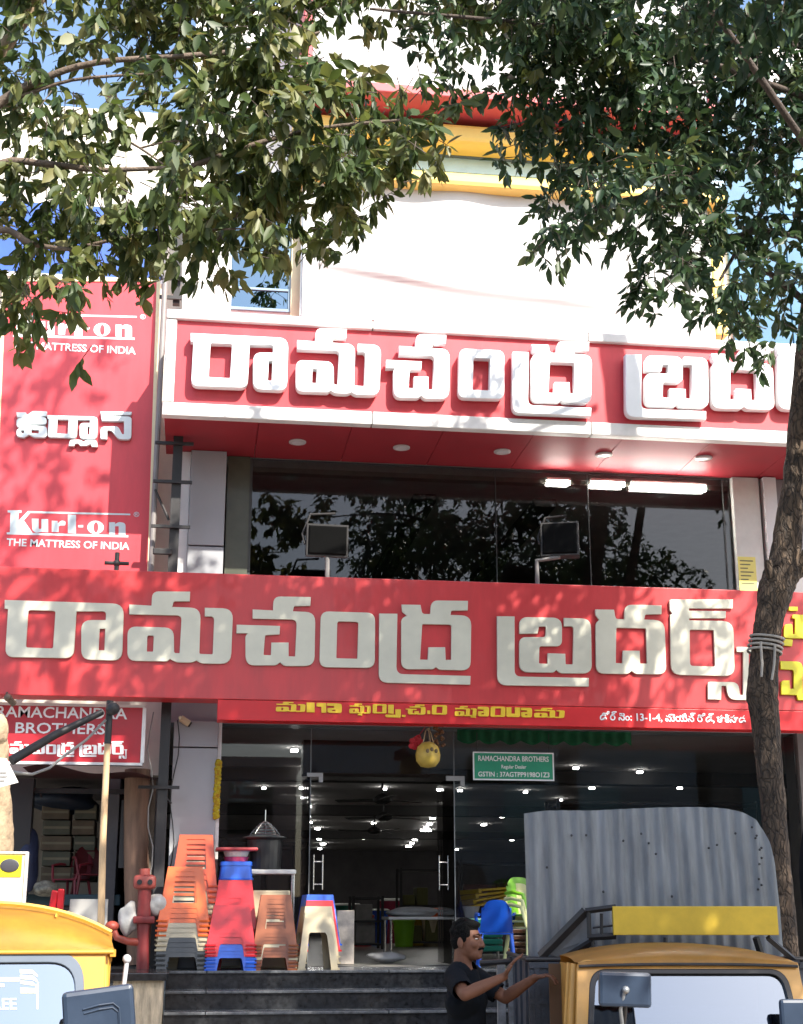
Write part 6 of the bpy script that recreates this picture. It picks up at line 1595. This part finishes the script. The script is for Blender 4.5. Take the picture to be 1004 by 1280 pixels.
q = MB(); a = H(765, 1133); b = H(973, 1169); q.box((a.x, a.y - .03, b.z), (b.x, a.y + .01, a.z), bev=.004); q.build('header_board', BOARD_Y, ve, local=True)
wheel(ve, (0, -.1, .23), .23, .11); wheel(ve, (-.58, 2.0, .24), .24, .13); wheel(ve, (.58, 2.0, .24), .24, .13)
q = MB(); q.box((-.5, .2, .36), (.5, 2.7, .45)); q.build('chassis', DARK_STEEL, ve, local=True)
mc = VL(P(781, 1237, YV - .3)); mirror(ve, VL(P(779, 1292, YV - .2)), mc, .275, .175, .03, MIRR, ridge=False)
q = MB(); q.tube([mc + Vector((-.005, -.04, -.0)), VL(P(776, 1262, YV - .3)), VL(P(780, 1300, YV - .25))], .010, 8); q.ball(mc + Vector((-.0, -.04, .0)), .02, 10, 8); q.build('mirror_arm', mat('grey_metal_arm', (.25, .26, .27), .4, metal=.5), ve, local=True, smooth=1)
mc = VL(P(1003, 1270, YV - .3)); mirror(ve, (hv - .05, -.2, .95), mc, .24, .17, .0, MIRR, ridge=False)

# corrugated sheet standing in the bed
YC = YV + BY0 + .22
cs = thing('corrugated_sheet', 'grey corrugated metal sheet with a rounded corner standing upright in the cargo bed', 'metal sheet', (P(815, 1200, YC).x, YC, zbb + .05))
edge = [(655, 1017), (680, 1013.5), (700, 1013), (740, 1013), (780, 1011), (820, 1009), (870, 1008), (902, 1009), (922, 1012), (938, 1017), (949, 1025), (958, 1037), (965, 1053), (970, 1075), (974, 1100), (976, 1140)]
ex = [P(a, b, YC).x for a, b in edge]; ez = [P(a, b, YC).z for a, b in edge]
NS = 340
def sheet(u, v):
    x = ex[0] + (ex[-1] - ex[0]) * u
    zt_ = float(np.interp(x, ex, ez))
    z = zbb + .055 + (zt_ - zbb - .055) * v
    pitch = .094
    y = YC + .010 * math.sin(2 * math.pi * x / pitch + .6 * math.sin(x * 2)) + .020 * math.sin(x * 2.3 + .4) + .03 * (z - 1.5) + .012 * math.sin(z * 3.1 + x * 1.7)
    return (x - .02 * (1 - v) * (u - .5), y, z)
q = MB(); q.grid(sheet, NS, 16); bmesh.ops.solidify(q.bm, geom=q.bm.faces[:], thickness=.004); q.build('sheet', SHEET, cs, smooth=1)
random.seed(4)
for k in range(26):
    q = MB()
    px = random.uniform(665, 955); py = random.uniform(1030, 1165); 
    if k > 15: px = 955 - abs(random.gauss(0, 8)); py = random.uniform(1030, 1120); px = min(px, float(np.interp(py, [1025, 1037, 1053, 1075, 1100], [938, 946, 954, 960, 963])) - 3)
    c = P(px, py, YC - .02); q.ball(c + Vector((0, .01, 0)), (.008, .012, .008), 8, 6)
    q.build('rivet', mat('dark_rivet', (0.05, 0.05, 0.05), .6), cs)
# dark draped bundle at the right edge
e = P(1026, 1110, 10.0); q = blob_mesh(e, (.13, .2, .55), 77, .06)
db = thing('black_bundle', 'tall bundle covered in black cloth at the right edge behind the cargo three wheeler', 'bundle', e)
q.build('cloth', SHIRT, db, smooth=4)
# pale stakes of a rail right of the man
rl = thing('stair_rail', 'pale metal rail with upright bars beside the steps, behind the man', 'rail', P(640, 1280, 10.4))
q = MB()
for px in (627, 641, 657, 672):
    k_ = MB(); k_.box(P(px, 1320, 10.4) - Vector((.022, .015, 0)), P(px, 1203, 10.4) + Vector((.022, .015, 0))); k_.build('bar', mat('grey_chipped_paint', (0.24, 0.235, 0.23), .6, var=.4, scale=14), rl)
q = MB(); q.tube([P(600, 1204, 10.4), P(690, 1200, 10.4)], .022, 8); q.tube([P(610, 1232, 10.4), P(690, 1230, 10.4)], .015, 8); q.build('top_rail', DARK_STEEL, rl)

# ------------------------------------------------------------------ the man
YM_ = 8.95
px0_ = P(585, 1290, YM_); mo = Vector((px0_.x, YM_, 0.0))
man = thing('person', 'man in a black t-shirt reaching out with both hands beside the cargo bed', 'person', mo)
hz = P(580, 1151, YM_).z                        # top of the hair
S = hz / 1.75
an_f = math.radians(-32)
fv = Vector((math.cos(an_f), math.sin(an_f), 0)); lv = Vector((-fv.y, fv.x, 0))
def B(f, l, z): return (fv * f + lv * l + Vector((0, 0, z))) * S
def cap(q, pts, rad, seg=14):
    """closed tapered tube with rounded ends"""
    pts = [Vector(p) for p in pts]; rad = [r * S for r in rad]
    d0 = (pts[0] - pts[1]).normalized(); d1 = (pts[-1] - pts[-2]).normalized()
    P_ = []; R_ = []
    for a in (1.0, .8, .45): P_.append(pts[0] + d0 * rad[0] * a); R_.append(rad[0] * math.sqrt(max(.0, 1 - a * a)) + .0005)
    P_ += pts; R_ += rad
    for a in (.45, .8, 1.0): P_.append(pts[-1] + d1 * rad[-1] * a); R_.append(rad[-1] * math.sqrt(max(.0, 1 - a * a)) + .0005)
    q.tube(P_, R_, seg)
MR = Matrix((fv, lv, Vector((0, 0, 1)))).transposed()
def el(q, c, r, M=None, seg=20, ring=14):
    MM = MR if M is None else M
    q.ball(B(*c), tuple(x * S for x in r), seg, ring, MM)
def remesh(me, vox, sm=2, it=None):
    o = bpy.data.objects.new('r', me); COL.objects.link(o)
    m_ = o.modifiers.new('r', 'REMESH'); m_.mode = 'VOXEL'; m_.voxel_size = vox
    if sm: s_ = o.modifiers.new('s', 'SMOOTH'); s_.iterations = sm; s_.factor = .5
    dg = bpy.context.evaluated_depsgraph_get(); r_ = bpy.data.meshes.new_from_object(o.evaluated_get(dg)); bpy.data.objects.remove(o)
    r_.materials.clear(); r_.shade_smooth(); return r_
q = MB()
# head: skull, face, jaw, nose, brow, lips, ears
el(q, (-.006, 0, 1.655), (.086, .072, .092)); el(q, (.022, 0, 1.610), (.070, .064, .088)); el(q, (.042, 0, 1.562), (.050, .050, .044)); el(q, (.075, 0, 1.545), (.022, .026, .020)); el(q, (.0, 0, 1.572), (.055, .058, .045))
cap(q, [B(.085, 0, 1.652), B(.096, 0, 1.627), B(.103, 0, 1.606)], [.010, .012, .015]); 
for s in (-1, 1):
    el(q, (.094, s * .014, 1.602), (.012, .010, .009)); el(q, (.074, s * .030, 1.663), (.018, .027, .009)); el(q, (.062, s * .042, 1.612), (.022, .020, .022))
    el(q, (-.012, s * .079, 1.622), (.020, .010, .033)); el(q, (-.006, s * .080, 1.600), (.012, .009, .014))
el(q, (.089, 0, 1.578), (.014, .024, .0075)); el(q, (.087, 0, 1.565), (.014, .021, .008))
cap(q, [B(-.02, 0, 1.59), B(-.03, 0, 1.50), B(-.03, 0, 1.45)], [.055, .056, .070])
# trunk under the clothes, arms, hands, legs, feet
cap(q, [B(-.02, 0, 1.38), B(-.01, 0, 1.25), B(-.005, 0, 1.05), B(-.01, 0, .92)], [.070, .085, .08, .085]); cap(q, [B(-.02, -.11, 1.385), B(-.02, .11, 1.385)], [.048, .048]); cap(q, [B(-.01, -.07, .92), B(-.01, .07, .92)], [.10, .10])
fo = Vector((math.cos(math.radians(-24)), math.sin(math.radians(-24)), 0)); lo_ = Vector((-fo.y, fo.x, 0))
def A_(f, l, z): return (fo * f + lo_ * l + Vector((0, 0, z))) * S
RS, RE, RW = B(-.02, -.150, 1.42), A_(.07, -.35, 1.34), A_(.27, -.2, 1.435)
LS, LE, LW = B(-.02, .150, 1.42), A_(.20, .15, 1.30), A_(.40, .06, 1.42)
cap(q, [RS, (RS + RE) / 2, RE], [.050, .044, .037]); cap(q, [RE, RE.lerp(RW, .3), RE.lerp(RW, .75), RW], [.037, .039, .029, .024])
cap(q, [LS, (LS + LE) / 2, LE], [.050, .044, .037]); cap(q, [LE, LE.lerp(LW, .3), LE.lerp(LW, .75), LW], [.037, .039, .029, .024])
def hand(wrist, palm_dir, up_dir, spread, side, curl):
    """palm_dir: where the fingers point, up_dir: normal of the back of the hand, side: towards the thumb"""
    d = palm_dir.normalized(); sd = side - d * side.dot(d); sd.normalize(); n = up_dir.normalized()
    k = S
    for i, o_ in enumerate((.026, .009, -.009, -.026)):
        cap(q, [wrist + sd * o_ * .6 * k, wrist + (d * .075 + sd * o_) * k], [.015, .0125], 8)
        L = (.062, .072, .067, .052)[i]
        a = wrist + (d * .078 + sd * o_) * k
        b = a + (d * L * .5 + sd * o_ * spread - n * curl * .012) * k
        c_ = b + (d * L * .32 - n * curl * .024) * k
        e_ = c_ + (d * L * .2 - n * curl * .026) * k
        cap(q, [a, b, c_, e_], [.0098, .0088, .0078, .0068], 8)
    a = wrist + (d * .022 + sd * .026) * k
    cap(q, [a, a + (d * .03 + sd * .026) * k, a + (d * .055 + sd * .034 - n * .006) * k], [.0135, .011, .0085], 8)
hand(RW, fo * .55 + Vector((0, 0, .85)), -lo_ * .2 - fo, .25, fo * .2 - lo_, .5)
hand(LW, fo * 1.0 + Vector((0, 0, .22)) + lo_ * -.1, Vector((0, 0, 1)), .2, -lo_, 1.0)
for s in (-1, 1):
    cap(q, [B(-.01 + .02 * s, s * .095, .90), B(.02 + .03 * s, s * .10, .50), B(.02 * s, s * .105, .10)], [.085, .058, .040]); cap(q, [B(-.05 + .02 * s, s * .105, .04), B(.16 + .02 * s, s * .12, .032)], [.038, .036])
body = remesh(q.mesh('body'), .0055, 3)
bo = link_mesh('body', body, SKIN, man, local=True)
# hair, brows, moustache, eyes
q = MB(); el(q, (-.014, 0, 1.674), (.090, .078, .086)); el(q, (-.046, 0, 1.636), (.056, .070, .066)); el(q, (.035, 0, 1.726), (.050, .058, .028))
for s in (-1, 1): el(q, (.002, s * .070, 1.650), (.020, .012, .034))
rr = random.Random(9)
for k in range(150):
    th = rr.uniform(0, 6.28); ph = rr.uniform(.15, 1.5); x_ = math.cos(th) * math.sin(ph); y_ = math.sin(th) * math.sin(ph); z_ = math.cos(ph)
    if x_ > .55 and z_ < .5: continue
    el(q, (-.014 + .086 * x_, .076 * y_, 1.674 + .083 * z_), (rr.uniform(.008, .016), rr.uniform(.008, .015), rr.uniform(.008, .018)), None, 8, 6)
hm = q.mesh('hair'); bm = bmesh.new(); bm.from_mesh(hm)
hm2 = remesh(hm, .005, 1)
# trim the hair away from the face
bm = bmesh.new(); bm.from_mesh(hm2); inv = MR.transposed()
dl = []
for v in bm.verts:
    w_ = inv @ v.co / S
    if w_.x > .045 and w_.z < 1.693 or (w_.x > -.0 and w_.z < 1.625) or w_.z < 1.565: dl.append(v)
bmesh.ops.delete(bm, geom=dl, context='VERTS'); bm.to_mesh(hm2); bm.free()
link_mesh('hair', hm2, HAIR, man, local=True)
q = MB()
for s in (-1, 1): cap(q, [B(.090, s * .014, 1.667), B(.086, s * .032, 1.670), B(.068, s * .050, 1.664)], [.005, .0055, .004], 8)
q.build('eyebrow', HAIR, man, local=True, smooth=4)
q = MB(); cap(q, [B(.088, -.026, 1.583), B(.101, -.010, 1.590), B(.101, .010, 1.590), B(.088, .026, 1.583)], [.005, .0075, .0075, .005], 8); q.build('moustache', HAIR, man, local=True, smooth=4)
for s in (-1, 1):
    q = MB(); el(q, (.075, s * .031, 1.645), (.0115, .012, .0036), None, 12, 8); ey = q.build('eye', EYE_W, man, local=True, smooth=4)
    q = MB(); el(q, (.0858, s * .031, 1.645), (.004, .0058, .0055), None, 10, 8); q.build('iris', EYE_D, ey, local=True, smooth=4)
# t-shirt: trunk and short sleeves, open neck
q = MB()
cap(q, [B(-.02, 0, 1.415), B(-.012, 0, 1.30), B(-.0, 0, 1.12), B(-.005, 0, .96), B(-.005, 0, .86)], [.092, .112, .108, .112, .118], 20)
cap(q, [B(-.025, -.125, 1.432), B(-.03, 0, 1.462), B(-.025, .125, 1.432)], [.066, .076, .066]); cap(q, [B(-.005, -.070, 1.28), B(-.005, .070, 1.28)], [.098, .098]); cap(q, [B(-.005, -.070, 1.05), B(-.005, .070, 1.05)], [.096, .096]); cap(q, [B(-.005, -.070, .88), B(-.005, .070, .88)], [.100, .100])
cap(q, [RS, RS.lerp(RE, .72)], [.066, .064]); cap(q, [LS, LS.lerp(LE, .72)], [.066, .064])
sm_ = remesh(q.mesh('shirt'), .0085, 3)
rs2 = np.random.default_rng(5); ks = rs2.normal(size=(6, 3)) * 9; ph_ = rs2.uniform(0, 6.28, 6)
bm = bmesh.new(); bm.from_mesh(sm_); bm.normal_update()
for v in bm.verts:
    w_ = inv @ v.co / S
    v.co += v.normal * (.006 * sum(math.sin(v.co.dot(Vector(k)) + p_) for k, p_ in zip(ks, ph_)) / 2.4) * min(1, max(0, (1.42 - w_.z) * 8))
# cut hem, neck hole and sleeve ends flat
def cut(co, no):
    g_ = bmesh.ops.bisect_plane(bm, geom=bm.verts[:] + bm.edges[:] + bm.faces[:], plane_co=co, plane_no=no, clear_outer=True)
dl = [v for v in bm.verts if ((inv @ v.co / S).z > 1.468 and (inv @ v.co / S - Vector((-.015, 0, 1.50))).length < .080)]
bmesh.ops.delete(bm, geom=dl, context='VERTS')
for a_, b_ in ((RS, RE), (LS, LE)):
    d_ = (b_ - a_).normalized(); pc = a_.lerp(b_, .80)
    dl = [v for v in bm.verts if (v.co - pc).dot(d_) > 0 and (v.co - pc).length < .12]
    bmesh.ops.delete(bm, geom=dl, context='VERTS')
cut(B(0, 0, .80), Vector((0, 0, -1)))
bmesh.ops.solidify(bm, geom=bm.faces[:], thickness=-.004)
bm.to_mesh(sm_); bm.free(); sm_.shade_smooth()
link_mesh('t_shirt', sm_, SHIRT, man, local=True)
q = MB()
cap(q, [B(-.01, -.06, .90), B(-.01, .06, .90)], [.112, .112])
for s in (-1, 1): cap(q, [B(-.01 + .02 * s, s * .095, .88), B(.02 + .03 * s, s * .10, .50), B(.02 * s, s * .108, .09)], [.102, .078, .064])
link_mesh('trousers', remesh(q.mesh('trousers'), .011, 3), NAVY, man, local=True)
for s in (-1, 1):
    q = MB(); cap(q, [B(-.06 + .02 * s, s * .105, .038), B(.17 + .02 * s, s * .12, .030)], [.044, .042]); link_mesh('sandal', q.mesh('sandal'), mat('brown_leather', (.06, .03, .02), .5), man, local=True)

# ------------------------------------------------------------------ across the street, behind the viewer: what the glass reflects
random.seed(14)
for i, (x0_, x1_, h_, c_, lab) in enumerate(((-16, -6.5, 6.2, (.50, .46, .40), 'two storey cream house across the street, left of the pink one'), (-6, 2.5, 5.4, (.55, .38, .34), 'low pink house across the street'), (3, 13, 6.6, (.42, .46, .48), 'two storey grey house across the street, right of the pink one'), (13.4, 27, 6.0, (.30, .26, .22), 'brown house across the street, at the far right'), (-30, -16.4, 6.4, (.34, .34, .36), 'slate house across the street, at the far left'))):
    t = thing('street_house', lab, 'house', ((x0_ + x1_) / 2, -9, 0))
    m_ = mat('house_wall_%s' % ['cream', 'pink', 'grey', 'brown', 'slate'][i], c_, .8, var=.1, scale=1)
    q = MB(); q.box((x0_, -14, 0), (x1_, -9, h_)); q.box((x0_ - .1, -14, h_), (x1_ + .1, -8.9, h_ + .3)); q.build('wall', m_, t)
    q = MB()
    for r_ in range(2):
        xx = x0_ + .8
        while xx < x1_ - 1.4: q.box((xx, -8.99, 1.0 + r_ * 2.8), (xx + 1.1, -8.96, 2.3 + r_ * 2.8)); xx += 2.0
    q.build('window', GL_BL, t)
